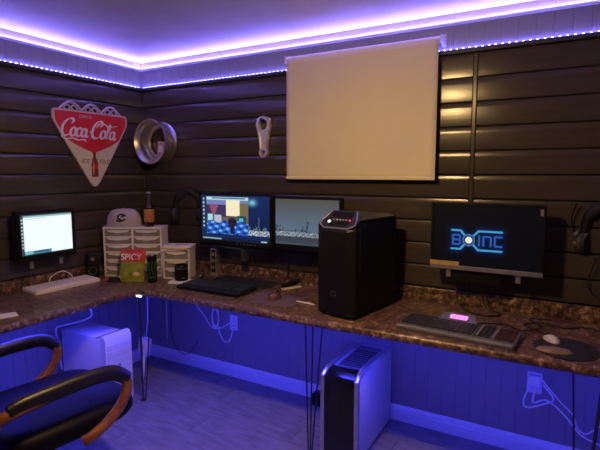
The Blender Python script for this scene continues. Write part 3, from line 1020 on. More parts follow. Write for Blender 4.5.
# ------------------------------------------------------------------ mice and pads
def mouse(name, label, loc, rz, m, wheel='dark', sc=1.0):
    t_ = thing(name, label, 'mouse', loc, rz)
    bm_ = B()
    n, k_ = 14, 20
    rings = []
    for i in range(n + 1):
        v_ = i / n
        yy = (v_ - .5) * 0.115 * sc
        hw = 0.031 * sc * (math.sin(PI * min(1, max(0.0, v_ * 0.94 + 0.03))) ** 0.42)
        hh = 0.036 * sc * (math.sin(PI * (v_ * 0.9 + 0.05)) ** 0.6) * (1 - 0.25 * v_)
        ring = []
        for j in range(k_ + 1):
            a = PI * j / k_
            ring.append(bm_.verts.new((-hw * math.cos(a) * (1 - 0.06 * math.sin(a)), yy, hh * math.sin(a) ** 0.75)))
        rings.append(ring)
    for a, b__ in zip(rings, rings[1:]):
        for j in range(k_):
            bm_.faces.new((a[j], a[j + 1], b__[j + 1], b__[j]))
        bm_.faces.new((a[0], b__[0], b__[-1], a[-1]))
    bm_.faces.new(rings[0]); bm_.faces.new(rings[-1])
    obj('shell', bm_, M[m], t_, smooth=60)
    w_ = obj('scroll_wheel', lathe(B(), [(0.006, -0.0035), (0.010, -0.003), (0.010, 0.003), (0.006, 0.0035)], 16, Matrix.Rotation(PI / 2, 4, 'Y')), M[wheel], t_, smooth=40)
    w_.location = (0, 0.034 * sc, 0.0255 * sc)
    obj('button_seam', box(B(), -0.0008, 0.0008, 0.012 * sc, 0.05 * sc, 0.010 * sc, 0.0335 * sc, mtx=T(0, 0.0, 0.0) @ Matrix.Rotation(R(-8), 4, 'X')), M['black'], t_)
    return t_

def disc_poly(rx, ry, n=40):
    return [(rx * math.cos(2 * PI * i / n), ry * math.sin(2 * PI * i / n)) for i in range(n)]

o = obj('mouse_pad', prism(B(), rounded([(-0.15, -0.125), (0.15, -0.125), (0.15, 0.125), (-0.15, 0.125)], 0.015, 4), 0.0, 0.003, bev=0.0008), M['padpurple'])
o.location = (1.575, -0.46, ZD); tag(o, 'thin brownish mouse pad beside the green-lit keyboard', 'mouse pad')
mouse('mouse', 'dark bronze mouse on the thin pad in front of the skyline monitor', (1.548, -0.435, ZD + 0.003), R(10), 'mousebrown', sc=1.22)
mp = thing('mouse_pad', 'black oval mouse pad with tan wrist rest at the right', 'mouse pad', (3.085, -0.515, ZD))
obj('pad', prism(B(), disc_poly(0.128, 0.140), 0.0, 0.004, bev=0.001), M['padblack'], mp)
bm = B()
lathe(bm, [(1.0, 0.0), (0.98, 0.35), (0.85, 0.75), (0.55, 0.95), (0.0, 1.0)], 28, T(-0.045, -0.060, 0.004) @ Matrix.Rotation(R(6), 4, 'Z') @ Matrix.Diagonal((0.070, 0.036, 0.012, 1)))
obj('wrist_rest', bm, M['tan'], mp, smooth=60)
mouse('mouse', 'pale grey mouse on the black oval mouse pad', (3.028, -0.440, ZD + 0.004), R(35), 'mousegrey', sc=0.82)
mo = mouse('mouse', 'small black and red mouse before the big drawer unit', (0.318, -0.608, ZD + 0.001), R(-60), 'black', sc=0.9)
obj('red_side', box(B(), -0.020, 0.020, -0.050, -0.030, 0.004, 0.024, bev=0.006), M['red'], mo)

# ------------------------------------------------------------------ storage drawers in the corner
def drawer_unit(name, label, W_, D, H, cols, rows, loc, rz, base=0.012, deco=True):
    t_ = thing(name, label, 'drawer unit', loc, rz)
    th = 0.010
    bm_ = B()
    box(bm_, 0, th, 0, D, 0, H); box(bm_, W_ - th, W_, 0, D, 0, H)
    box(bm_, 0, W_, D - 0.006, D, 0, H)
    box(bm_, -0.003, W_ + .003, -0.003, D, H - 0.014, H, bev=0.003)
    box(bm_, 0, W_, 0, D, 0, base)
    cw = (W_ - th) / cols
    for c_ in range(1, cols):
        box(bm_, c_ * cw - .001, c_ * cw + th + .001, 0, D, base, H - .014)
    rh = (H - 0.014 - base) / rows
    for r_ in range(1, rows):
        box(bm_, th, W_ - th, 0.004, D, base + r_ * rh - 0.004, base + r_ * rh + 0.004)
    obj('case', bm_, M['drawer'], t_)
    me_d = me_p = None
    for c_ in range(cols):
        for r_ in range(rows):
            x0 = th + c_ * cw + 0.002
            z0_ = base + r_ * rh + 0.006
            ww, hh = cw - th - 0.004, rh - 0.012
            if me_d is None:
                bm_ = B()
                box(bm_, 0, ww, 0.006, D * .9, 0, hh, bev=0.003, seg=1)
                d_ = obj('drawer', bm_, M['drawerclear'], t_)
                bm_ = B()
                a0 = [(0.01, hh), (ww - .01, hh), (ww - .03, hh - .014), (ww / 2, hh - 0.021), (.03, hh - .014)]
                prism(bm_, a0, -0.006, 0.004, UPY @ T(0, 0, -0.002))
                p_ = obj('pull_lip', bm_, M['drawer'], d_)
                me_d, me_p = d_.data, p_.data
            else:
                d_ = share('drawer', me_d, t_)
                p_ = share('pull_lip', me_p, d_)
            d_.location = (x0, 0, z0_)
    return t_
DH = 0.362
drawer_unit('drawer_unit', 'big white plastic drawer unit in the room corner, twelve clear drawers', 0.425, 0.165, DH, 2, 6, (0.130, -0.530, ZD), R(29))
SH = 0.215
drawer_unit('drawer_unit', 'small white plastic three-drawer unit with papers on top', 0.195, 0.15, SH, 1, 3, (0.562, -0.378, ZD), R(26))
ca, sa = math.cos(R(22)), math.sin(R(22))
for i, (m, lab, dx, dy, a) in enumerate((('paperyellow', 'yellow paper pad under white sheets on the small drawers', 0.0, -0.004, 20), ('paper', 'stack of white sheets on top of the small drawers', 0.004, 0.006, 27))):
    bm = B(); box(bm, -0.10, 0.10, -0.075, 0.075, 0, 0.010 if i == 0 else 0.013, bev=0.001, seg=1)
    o = obj('paper_stack', bm, M[m]); o.location = (0.562 + ca * .095 - sa * .072 + dx, -0.378 + sa * .095 + ca * .072 + dy, ZD + SH + (0.0 if i == 0 else 0.010)); o.rotation_euler = (0, 0, R(a)); tag(o, lab, 'paper')
    if i == 1:
        q = obj('ink_scribble', tube(B(), crom([(-0.03, 0.0, 0.0135), (0.0, 0.02, 0.0135), (0.03, 0.01, 0.0135), (0.05, 0.03, 0.0135)], 5), 0.0025, 5), M['signgrey'], o)

# items on top of the big drawers
ZT = ZD + DH
cp = thing('baseball_cap', 'grey baseball cap with dark swirl emblem on the big drawers', 'cap', (0.205, -0.398, ZT), R(32))
bm = B()
n, k_ = 32, 10
rings = []
for i in range(k_ + 1):
    a = PI / 2 * i / k_
    rr = math.cos(a) ** 0.62
    rings.append([(rr, math.sin(a) ** 0.95)] * n)
ring_v = []
for i in range(k_):
    a = PI / 2 * i / k_
    rr = math.cos(a) ** 0.55
    zz = math.sin(a) ** 1.0
    ring_v.append([bm.verts.new((0.128 * rr * math.cos(2 * PI * j / n), 0.088 * rr * math.sin(2 * PI * j / n), 0.004 + 0.128 * zz)) for j in range(n)])
tv = bm.verts.new((0, 0, 0.132))
for a, b_ in zip(ring_v, ring_v[1:]):
    for j in range(n):
        bm.faces.new((a[j], a[(j + 1) % n], b_[(j + 1) % n], b_[j]))
for j in range(n):
    bm.faces.new((ring_v[-1][j], ring_v[-1][(j + 1) % n], tv))
bm.faces.new(ring_v[0])
crown = obj('crown', bm, M['hat'], cp, smooth=70)
obj('top_button', lathe(B(), [(0.008, 0.130), (0.007, 0.135), (0.0, 0.137)], 12), M['hat'], crown, smooth=60)
# emblem lies on the front of the crown
def crown_pt(a_, z_):
    zz = max(0, min(1, (z_ - 0.004) / 0.128))
    rr = (math.sqrt(max(0, 1 - zz * zz))) ** 0.55
    return Vector((0.1295 * rr * math.cos(a_), 0.0895 * rr * math.sin(a_), z_))
bm = B()
for pts in ([(-78, .088), (-86, .096), (-96, .090), (-100, .074), (-96, .062), (-88, .058)], [(-104, .054), (-96, .047), (-84, .050), (-74, .060)], [(-72, .090), (-80, .082), (-88, .080)]):
    tube(bm, crom([crown_pt(R(a), z) for a, z in pts], 5), 0.0060, 6)
obj('emblem', bm, M['black'], crown, smooth=60)
bm = B()
tp, bt = [], []
for i in range(15):
    a = R(-0 + 0) + PI * (i / 14) + PI / 2 + 0.0
    pass
vis = []
for i in range(17):
    a = R(95) + R(170) * i / 16
    ri = Vector((0.126 * math.cos(a), 0.086 * math.sin(a), 0.010))
    out = 0.030 * math.sin(PI * i / 16) ** 0.7
    ro = ri + Vector((-out, 0.0, -0.006 * math.sin(PI * i / 16)))
    vis.append((bm.verts.new(ri), bm.verts.new(ro), bm.verts.new(ri - Vector((0, 0, .003))), bm.verts.new(ro - Vector((0, 0, .003)))))
for a, b_ in zip(vis, vis[1:]):
    bm.faces.new((a[0], b_[0], b_[1], a[1])); bm.faces.new((a[2], a[3], b_[3], b_[2])); bm.faces.new((a[1], b_[1], b_[3], a[3])); bm.faces.new((a[0], a[2], b_[2], b_[0]))
obj('visor', bm, M['hat'], cp, smooth=60)

bt = thing('beer_bottle', 'brown glass bottle with orange label on the big drawers', 'bottle', (0.378, -0.318, ZT))
obj('glass', lathe(B(), [(0.030, 0.0), (0.036, 0.004), (0.037, 0.02), (0.037, 0.135), (0.033, 0.155), (0.020, 0.180), (0.0145, 0.200), (0.0135, 0.238), (0.016, 0.240), (0.016, 0.248), (0.012, 0.250)], 28), M['amber'], bt, smooth=50)
obj('label', lathe(B(), [(0.0374, 0.035), (0.0378, 0.036), (0.0378, 0.128), (0.0374, 0.129)], 28, cap=False), M['label'], bt, smooth=50)
obj('neck_foil', lathe(B(), [(0.0150, 0.196), (0.0144, 0.215), (0.0142, 0.232)], 20, cap=False), M['dark'], bt, smooth=50)
obj('bottle_cap', lathe(B(), [(0.0170, 0.243), (0.0170, 0.252), (0.013, 0.256), (0.0, 0.257)], 20), M['silver'], bt, smooth=40)

# ------------------------------------------------------------------ snack bag, can, mug and tray
sb = thing('snack_bag', 'red and green crinkled snack bag standing before the big drawers', 'snack bag', (0.425, -0.545, ZD), R(24))
def bag(z0, z1, m, name):
    bm_ = B()
    W_, H = 0.190, 0.218
    nx_, nz_ = 16, max(3, int((z1 - z0) * 14))
    fr, bk = [], []
    for k__ in range(nz_ + 1):
        v_ = z0 + (z1 - z0) * k__ / nz_
        rf, rb_ = [], []
        for i in range(nx_ + 1):
            u_ = i / nx_
            pf = (math.sin(PI * u_) ** 0.5) * (math.sin(PI * (0.06 + v_ * 0.88)) ** 0.6)
            th_ = 0.026 * pf + 0.003 * math.sin(u_ * 21 + v_ * 9) * pf + 0.001
            x = (u_ - .5) * W_ * (1 - 0.04 * math.sin(PI * v_))
            lean = 0.05 * v_
            rf.append(bm_.verts.new((x, lean - th_, v_ * H))); rb_.append(bm_.verts.new((x, lean + th_, v_ * H)))
        fr.append(rf); bk.append(rb_)
    for k__ in range(nz_):
        for i in range(nx_):
            bm_.faces.new((fr[k__][i], fr[k__][i + 1], fr[k__ + 1][i + 1], fr[k__ + 1][i]))
            bm_.faces.new((bk[k__][i], bk[k__ + 1][i], bk[k__ + 1][i + 1], bk[k__][i + 1]))
        bm_.faces.new((fr[k__][0], fr[k__ + 1][0], bk[k__ + 1][0], bk[k__][0]))
        bm_.faces.new((fr[k__][-1], bk[k__][-1], bk[k__ + 1][-1], fr[k__ + 1][-1]))
    return obj(name, bm_, M[m], sb, smooth=60)
bag(0.0, 0.62, 'baggreen', 'green_body')
bag(0.62, 1.0, 'bagred', 'red_top')
text_mesh('lettering', 'SPICY', 0.062, M['signwhite'], sb, T(0, 0.014, 0.168) @ Matrix.Rotation(R(-8), 4, 'X') @ UPY, ext=0.001, bold=0.001, sx=0.95)
bm = B()
lathe(bm, [(1, 0), (.9, .5), (.5, .9), (0, 1)], 14, T(0.045, -0.012, 0.052) @ UPY @ Matrix.Diagonal((0.028, 0.020, 0.010, 1)))
obj('chip_picture', bm, M['chip'], sb, smooth=60)
bm = B()
lathe(bm, [(1, 0), (.9, .5), (.5, .9), (0, 1)], 14, T(-0.085, -0.002, 0.022) @ UPY @ Matrix.Diagonal((0.013, 0.016, 0.006, 1)))
obj('chip_picture', bm, M['chip'], sb, smooth=60)

cn = thing('drink_can', 'tall black drink can with green claw mark by the snack bag', 'can', (0.578, -0.492, ZD))
obj('can_body', lathe(B(), [(0.024, 0.0), (0.030, 0.006), (0.0335, 0.016), (0.0335, 0.178), (0.030, 0.190), (0.0275, 0.196)], 28), M['blackgloss'], cn, smooth=40)
obj('can_top', lathe(B(), [(0.0275, 0.196), (0.0285, 0.199), (0.0265, 0.200), (0.025, 0.194), (0.0, 0.194)], 28, cap=False), M['silver'], cn, smooth=40)
bm = B()
va = math.atan2(CAM.y + 0.492, CAM.x - 0.578)
for k__, (da, z0_, z1_) in enumerate(((-0.55, 0.058, 0.150), (0.0, 0.050, 0.155), (0.55, 0.062, 0.148))):
    pts = []
    for i in range(9):
        t_ = i / 8
        a = va + da + 0.12 * math.sin(t_ * 6 + k__)
        pts.append((0.0340 * math.cos(a), 0.0340 * math.sin(a), z0_ + (z1_ - z0_) * t_))
    tube(bm, pts, [0.0008 + 0.0018 * (i / 8) for i in range(9)], 6)
obj('claw_mark', bm, M['green'], cn, smooth=60)
bm = B()
for i in range(10):
    a = va - 0.6 + 0.12 * i
    box(bm, -0.0012, 0.0012, 0.0325, 0.0345, 0.038, 0.044, mtx=Matrix.Rotation(a - PI / 2, 4, 'Z'))
obj('small_lettering', bm, M['green'], cn)

tr = thing('tray', 'flat white square tray under the black mug', 'tray', (0.690, -0.372, ZD), R(20))
tr.location = (0.752, -0.395, ZD)
bm = B(); prism(bm, rounded([(-0.075, -0.058), (0.075, -0.058), (0.075, 0.058), (-0.075, 0.058)], 0.008, 3), 0, 0.012, bev=0.003)
obj('plate', bm, M['drawer'], tr)
mg = thing('mug', 'black mug standing on the white tray', 'mug', (0.745, -0.385, ZD + 0.012))
obj('cup', lathe(B(), [(0.040, 0.0), (0.045, 0.004), (0.046, 0.108), (0.0445, 0.110), (0.042, 0.108), (0.041, 0.012), (0.0, 0.010)], 30), M['blackgloss'], mg, smooth=40)
obj('handle', tube(B(), crom([(-0.028, 0.036, 0.088), (-0.045, 0.058, 0.084), (-0.048, 0.062, 0.052), (-0.042, 0.054, 0.028), (-0.027, 0.034, 0.026)], 5), 0.0055, 8), M['blackgloss'], mg, smooth=60)
for z0_, sel in ((0.086, (0, 1, 2, 3, 5, 6, 7, 8, 10, 11, 12, 13)), (0.020, (5, 6, 7, 8, 9))):
    bm = B()
    for i in sel:
        box(bm, 0.0458, 0.0466, -0.0018, 0.0018, z0_, z0_ + 0.007, mtx=Matrix.Rotation(R(-75) + R(7) * i, 4, 'Z'))
    stuff(obj('printed_marks', bm, M['grey'], mg))

# ------------------------------------------------------------------ small things on the worktop
sp = thing('desktop_speaker', 'small black desktop speaker between white keyboard and big drawers', 'speaker', (0.085, -0.590, ZD), R(50))
obj('cabinet', box(B(), -0.042, 0.042, -0.04, 0.045, 0, 0.185, bev=0.012, seg=3), M['black'], sp, smooth=40)
obj('cone', lathe(B(), [(0.030, 0.0), (0.030, 0.003), (0.024, 0.001), (0.010, -0.002), (0.0, 0.0)], 24, T(0, -0.0395, 0.055) @ AX), M['dark'], sp, smooth=40)
obj('tweeter', lathe(B(), [(0.014, 0.0), (0.013, 0.004), (0.0, 0.006)], 18, T(0, -0.0395, 0.140) @ AX), M['grey'], sp, smooth=40)

sv = thing('speaker', 'slim silver upright speaker with black drivers under the left twin monitor', 'speaker', (0.800, -0.085, ZD), R(12))
obj('cabinet', box(B(), -0.026, 0.026, -0.03, 0.04, 0.008, 0.180, bev=0.005), M['silver'], sv)
obj('front_grille', box(B(), -0.017, 0.017, -0.033, -0.029, 0.02, 0.172, bev=0.002), M['black'], sv)
for z_ in (0.055, 0.098, 0.142):
    obj('driver', lathe(B(), [(0.012, 0.0), (0.012, 0.003), (0.005, 0.001), (0.0, 0.002)], 18, T(0, -0.0325, z_) @ AX), M['grey'], sv, smooth=40)
obj('foot', box(B(), -0.032, 0.032, -0.038, 0.046, 0, 0.009, bev=0.002), M['silver'], sv)
sv.scale = (0.95, 0.95, 1.12)
o = thing('web_camera', 'small round black web camera next to the silver speaker', 'camera', (0.80, -0.245, ZD), R(20))
obj('ball', lathe(B(), [(0.0, 0.004), (0.014, 0.008), (0.019, 0.022), (0.014, 0.036), (0.0, 0.041)], 18, cap=False), M['blackgloss'], o, smooth=60)
obj('lens', lathe(B(), [(0.008, 0.0), (0.008, 0.006), (0.0, 0.004)], 14, T(0, -0.016, 0.024) @ AX), M['grey'], o, smooth=40)
obj('foot', lathe(B(), [(0.016, 0.0), (0.016, 0.004), (0.010, 0.008)], 18), M['black'], o, smooth=40)

st = thing('stapler', 'black stapler with cream base left of the tall computer', 'stapler', (1.508, -0.165, ZD), R(62))
obj('base', box(B(), -0.075, 0.07, -0.017, 0.017, 0.0, 0.009, bev=0.003), M['drawer'], st)
bm = B(); prism(bm, [(-0.078, 0.016), (0.05, 0.022), (0.062, 0.034), (0.055, 0.045), (0.02, 0.047), (-0.06, 0.032), (-0.079, 0.024)], -0.013, 0.013, UPY, bev=0.003)
obj('arm', bm, M['black'], st)
obj('hinge', lathe(B(), [(0.012, -0.016), (0.012, 0.016)], 14, T(0.052, 0, 0.022) @ AX), M['silver'], st, smooth=40)
obj('magazine', box(B(), -0.070, 0.045, -0.008, 0.008, 0.0085, 0.020), M['silver'], st)

pn = thing('pen', 'white pen lying on the worktop left of the tall computer', 'pen', (1.765, -0.445, ZD + 0.005), R(-8))
obj('barrel', lathe(B(), [(0.0015, -0.07), (0.0045, -0.058), (0.0045, 0.06), (0.003, 0.064)], 12, Matrix.Rotation(PI / 2, 4, 'Y')), M['paper'], pn, smooth=40)
obj('clip', box(B(), 0.02, 0.062, -0.0012, 0.0012, 0.0042, 0.0062), M['silver'], pn)
o = obj('paper_card', prism(B(), rounded([(-0.065, -0.045), (0.065, -0.045), (0.065, 0.045), (-0.065, 0.045)], 0.006, 3), 0, 0.0025), M['paper'])
o.location = (0.485, -1.445, ZD); o.rotation_euler = (0, 0, R(70)); tag(o, 'white card at the front edge of the worktop, far left', 'paper')

# ------------------------------------------------------------------ tall black computer on the worktop
def sect(bm, secs):
    """loft through closed loops with the same number of points"""
    rings = [[bm.verts.new(p) for p in s_] for s_ in secs]
    n_ = len(rings[0])
    for a, b__ in zip(rings, rings[1:]):
        for i in range(n_):
            bm.faces.new((a[i], a[(i + 1) % n_], b__[(i + 1) % n_], b__[i]))
    bm.faces.new(rings[0][::-1]); bm.faces.new(rings[-1])
    return bm
pc = thing('desktop_computer', 'tall black computer tower standing on the worktop', 'computer', (2.020, -0.602, ZD), R(-10))
PW, PD, PH = 0.236, 0.45, 0.530
bm = B()
box(bm, -PW / 2, PW / 2, 0.05, PD, 0.014, PH - 0.012, bev=0.008)
obj('case_body', bm, M['black'], pc, smooth=40)
# front with chamfered sides and sloping control top
bm = B()
def fl(z, yf, ch):
    return [(-PW / 2, 0.052, z), (-PW / 2, 0.020, z), (-PW / 2 + ch, yf, z), (PW / 2 - ch, yf, z), (PW / 2, 0.020, z), (PW / 2, 0.052, z)]
sect(bm, [fl(0.014, 0.004, 0.035), fl(0.03, -0.004, 0.04), fl(PH - 0.075, -0.004, 0.04), fl(PH - 0.062, 0.0, 0.045)])
obj('front_panel', bm, M['black'], pc)
bm = B()
def slope(yy):
    t_ = min(1, max(0, yy / 0.095))
    return PH - 0.062 + 0.088 * t_ - max(0, yy - 0.13) / (PD - 0.15) * 0.030
def shoulder(x, yy):
    """height of the top: raised in the middle, lower along both sides"""
    k_ = min(1, (PW / 2 - abs(x)) / 0.045)
    return min(slope(yy), PH - 0.014) * (1 - k_) + slope(yy) * k_
xs_ = [-PW / 2, -PW / 2 + .012, -PW / 2 + .045, PW / 2 - .045, PW / 2 - .012, PW / 2]
secs = []
for yy in (0.0, 0.012, 0.024, 0.06, 0.095, 0.13, 0.25, PD - 0.02):
    row_ = []
    for x in xs_:
        y2 = max(yy, 0.020 * min(1, max(0, (abs(x) - (PW / 2 - .045)) / .045))) if yy < 0.03 else yy
        row_.append((x, y2, shoulder(x, y2)))
    secs.append([(xs_[-1], row_[-1][1], PH - 0.075), (xs_[0], row_[0][1], PH - 0.075)] + row_)
sect(bm, secs)
obj('top_panel', bm, M['tower'], pc, smooth=20)
tp_pts = [(-PW / 2 + .040, 0.098), (-PW / 2 + .012, 0.045), (-PW / 2 + .010, 0.022), (-PW / 2 + 0.046, 0.004), (PW / 2 - 0.046, 0.004), (PW / 2 - .010, 0.022), (PW / 2 - .012, 0.045), (PW / 2 - .040, 0.098)]
obj('silver_rim', tube(B(), [(x, yy, shoulder(x, yy) + 0.001) for x, yy in tp_pts], 0.0038, 6), M['silver'], pc)
bm = B()
cpts = [(-0.066, 0.088), (-0.072, 0.034), (-0.05, 0.014), (0.05, 0.014), (0.072, 0.034), (0.066, 0.088)]
sect(bm, [[(x, yy, slope(yy) - 0.002) for x, yy in cpts], [(x, yy, slope(yy) + 0.0016) for x, yy in cpts]])
ctl = obj('control_panel', bm, M['blackgloss'], pc)
def btn(x, yy, rr, m, nm):
    o_ = obj(nm, lathe(B(), [(rr, 0.0), (rr, 0.003), (rr * .7, 0.004)], 16, T(x, yy, slope(yy) + .001) @ Matrix.Rotation(R(43), 4, 'X')), M[m], ctl, smooth=40)
btn(-0.058, 0.036, 0.009, 'whiteled', 'power_button')
for i in range(5):
    btn(-0.034 + i * 0.019, 0.046, 0.0065, 'grey', 'port')
btn(0.064, 0.046, 0.0055, 'redled', 'reset_light')
bm = B()
hx = [(0.020 * math.cos(PI / 3 * i + PI / 6), 0.018 * math.sin(PI / 3 * i + PI / 6)) for i in range(6)]
prism(bm, hx, 0.0, 0.0012, T(0.0, -0.0042, 0.130) @ UPY)
lg = obj('logo_badge', bm, M['dark'], pc)
obj('logo_mark', prism(B(), [(a * .55, b_ * .55) for a, b_ in hx], 0.0012, 0.0018, T(0.0, -0.0042, 0.130) @ UPY), M['black'], lg)
obj('side_panel', box(B(), PW / 2 - .001, PW / 2 + .003, 0.06, PD - .01, 0.03, PH - 0.03, bev=0.001), M['black'], pc)
for xx in (-0.09, 0.09):
    for yy in (0.05, PD - 0.06):
        obj('foot', box(B(), xx - .015, xx + .015, yy - .02, yy + .02, 0, 0.016, bev=0.003), M['dark'], pc)

# ------------------------------------------------------------------ computers on the floor
wp = thing('desktop_computer', 'silver-white computer tower on the floor under the left worktop', 'computer', (0.30, -0.755, 0), R(90))
# local: front faces -Y local -> +X world
WW, WD, WH = 0.205, 0.455, 0.500
def lp(o_):
    return o_
bm = B(); box(bm, -WW / 2, WW / 2, -WD / 2 + 0.03, WD / 2, 0.012, WH - 0.012, bev=0.008)
obj('case_body', bm, M['pcwhite'], wp, smooth=40)
bm = B()
pf = [(-WD / 2 + 0.035, 0.012), (-WD / 2 + 0.006, 0.016), (-WD / 2, 0.05), (-WD / 2, WH - 0.03), (-WD / 2 + 0.012, WH - 0.004), (-WD / 2 + 0.035, WH + 0.004), (-WD / 2 + 0.050, WH)]
prism(bm, pf + [(-WD / 2 + 0.05, 0.012)], -WW / 2 - .001, WW / 2 + .001, Matrix(((0, 0, 1, 0), (1, 0, 0, 0), (0, 1, 0, 0), (0, 0, 0, 1))))
fp = obj('front_panel', bm, M['pcwhite'], wp, smooth=30)
for i, z_ in enumerate((WH - 0.075, WH - 0.12, WH - 0.162)):
    obj('drive_bay', box(B(), -WW / 2 + .012, WW / 2 - .012, -WD / 2 - .004, -WD / 2 + .01, z_ - .019, z_ + .019, bev=0.002), M['pcwhite'], wp)
bm = B()
for i in range(3):
    box(bm, -WW / 2 - .002, WW / 2 + .002, -WD / 2 + 0.07 + i * .012, -WD / 2 + 0.074 + i * .012, WH - 0.013, WH - 0.009)
obj('top_groove', bm, M['grey'], wp)
obj('power_button', lathe(B(), [(0.010, 0), (0.010, 0.004), (0.007, 0.005)], 16, T(0.0, -WD / 2 + .001, WH - 0.21) @ AX), M['grey'], wp, smooth=40)
for xx in (-0.08, 0.08):
    for yy in (-0.17, 0.18):
        obj('foot', box(B(), xx - .012, xx + .012, yy - .02, yy + .02, 0, 0.014, bev=0.002), M['grey'], wp)

bp_ = thing('desktop_computer', 'black and silver computer tower on the floor under the back worktop', 'computer', (2.055, -0.605, 0), 0)
BW, BD, BH = 0.225, 0.55, 0.485
obj('case_body', box(B(), -BW / 2 + .006, BW / 2 - .006, 0.03, BD, 0.015, BH - 0.01, bev=0.005), M['pcwhite'], bp_, smooth=40)
bm = B(); box(bm, -BW / 2 + 0.022, BW / 2 - 0.022, 0.0, 0.04, 0.02, BH - 0.012, bev=0.008)
obj('front_door', bm, M['blackgloss'], bp_, smooth=40)
for s_ in (-1, 1):
    x0 = s_ * (BW / 2 - 0.014)
    pts = [(x0, 0.012, 0.02), (x0, 0.004, 0.06), (x0, 0.004, BH - 0.06), (x0, 0.016, BH - 0.012), (x0 * 0.97, 0.06, BH + 0.014), (x0 * .95, 0.14, BH + 0.022), (x0 * .95, 0.30, BH + 0.020), (x0 * .95, BD - 0.03, BH - 0.004)]
    obj('silver_rail', tube(B(), crom(pts, 6), 0.010, 8, rx=0.013), M['silver'], bp_, smooth=60)
bm = B()
prism(bm, [(0.018, BH - 0.014), (0.05, BH + 0.008), (0.10, BH + 0.012), (0.13, BH - 0.012)], -BW / 2 + .03, BW / 2 - .03, Matrix(((0, 0, 1, 0), (1, 0, 0, 0), (0, 1, 0, 0), (0, 0, 0, 1))))
tp2 = obj('top_console', bm, M['blackgloss'], bp_)
obj('red_indicator', box(B(), -BW / 2 + 0.034, -BW / 2 + 0.10, 0.002, 0.020, BH - 0.036, BH - 0.017, bev=0.003), M['redled'], bp_)
obj('top_vent', box(B(), -BW / 2 + .035, BW / 2 - .035, 0.15, BD - 0.05, BH - 0.011, BH - 0.006, bev=0.001), M['grey'], bp_)
bm = B()
for i in range(9):
    box(bm, -BW / 2 + .04, BW / 2 - .04, 0.17 + i * .03, 0.178 + i * .03, BH - 0.0065, BH - 0.004)
obj('vent_slot', bm, M['black'], bp_)
for xx in (-0.085, 0.085):
    for yy in (0.06, BD - 0.06):
        obj('foot', box(B(), xx - .015, xx + .015, yy - .02, yy + .02, 0, 0.016, bev=0.002), M['black'], bp_)

# ------------------------------------------------------------------ sockets, adapter and leads
def outlet(label, x, z, plugs):
    t_ = thing('wall_outlet', label, 'outlet', (x, -0.008, z))
    obj('plate', box(B(), -0.037, 0.037, -0.006, 0.0, -0.058, 0.058, bev=0.003), M['white'], t_)
    for s_ in (-1, 1):
        so = obj('socket', prism(B(), rounded([(-0.017, -0.015), (0.017, -0.015), (0.017, 0.015), (-0.017, 0.015)], 0.007, 3), 0.006, 0.0085, T(0, 0, s_ * 0.026) @ UPY), M['paper'], t_)
        for dx in (-0.006, 0.006):
            obj('slot', box(B(), dx - .0012, dx + .0012, -0.0092, -0.0083, s_ * .026 - .003, s_ * .026 + .006), M['black'], so)
    return t_
outlet('white wall outlet with white leads under the twin monitors', 0.905, 0.425, 1)
outlet('white wall outlet with plugs under the right-hand worktop', 2.955, 0.415, 2)
def cord(label, pts, m, r=0.004, sub=7, name='cable', closed=False):
    P = crom(pts, sub, closed)
    o_ = obj(name, tube(B(), P, r, 7, closed=closed), M[m], None, smooth=70)
    return tag(o_, label, 'cable')
cord('white lead drooping along the wall to the left outlet', [(0.40, -0.06, 0.752), (0.41, -0.05, 0.66), (0.50, -0.03, 0.56), (0.62, -0.025, 0.45), (0.70, -0.02, 0.36), (0.78, -0.02, 0.365), (0.86, -0.022, 0.41), (0.905, -0.026, 0.455)], 'cable_w', 0.0045)
cp_ = []
for k__ in range(3):
    for i in range(10):
        a = 2 * PI * i / 10
        cp_.append((0.745 + 0.032 * math.cos(a) + 0.006 * k__, -0.03 - 0.008 * k__, 0.455 + 0.075 * math.sin(a) - 0.006 * k__))
cord('white lead coiled in a loose loop beside the left outlet', [(0.76, -0.05, 0.752), (0.77, -0.04, 0.60)] + cp_ + [(0.79, -0.035, 0.33), (0.83, -0.03, 0.27), (0.88, -0.03, 0.29), (0.905, -0.03, 0.36), (0.905, -0.026, 0.395)], 'cable_w', 0.005, 4)
pg = thing('power_adapter', 'white plug-in power adapter on the right-hand outlet', 'adapter', (2.955, -0.0165, 0.415))
obj('body', box(B(), -0.032, 0.030, -0.045, 0.0, -0.005, 0.056, bev=0.006), M['white'], pg)
obj('strain_relief', lathe(B(), [(0.006, 0), (0.004, 0.025)], 10, T(0.005, -0.03, -0.003) @ Matrix.Rotation(PI, 4, 'X')), M['white'], pg, smooth=40)
cord('white lead running right from the right-hand outlet adapter', [(2.96, -0.047, 0.382), (2.955, -0.07, 0.33), (3.02, -0.08, 0.36), (3.10, -0.07, 0.30), (3.19, -0.06, 0.20), (3.3, -0.05, 0.16), (3.42, -0.06, 0.10)], 'cable_w', 0.005)
cord('white lead crossing up to the worktop from the right-hand outlet', [(2.99, -0.055, 0.46), (3.03, -0.07, 0.42), (3.08, -0.06, 0.36), (3.14, -0.05, 0.30), (3.17, -0.05, 0.23), (3.22, -0.05, 0.22), (3.3, -0.05, 0.36), (3.33, -0.06, 0.752)], 'cable_w', 0.004)
cord('white lead hanging loosely below the right-hand outlet', [(2.93, -0.05, 0.40), (2.91, -0.10, 0.34), (2.93, -0.115, 0.315), (3.0, -0.12, 0.35), (3.05, -0.12, 0.39), (3.00, -0.10, 0.45)], 'cable_w', 0.0045)
cord('thin lead hanging down the wall behind the corner leg', [(0.28, -0.04, 0.752), (0.285, -0.035, 0.5), (0.285, -0.035, 0.25), (0.34, -0.04, 0.14), (0.42, -0.05, 0.10), (0.50, -0.05, 0.13), (0.56, -0.03, 0.22)], 'cable_b', 0.003)
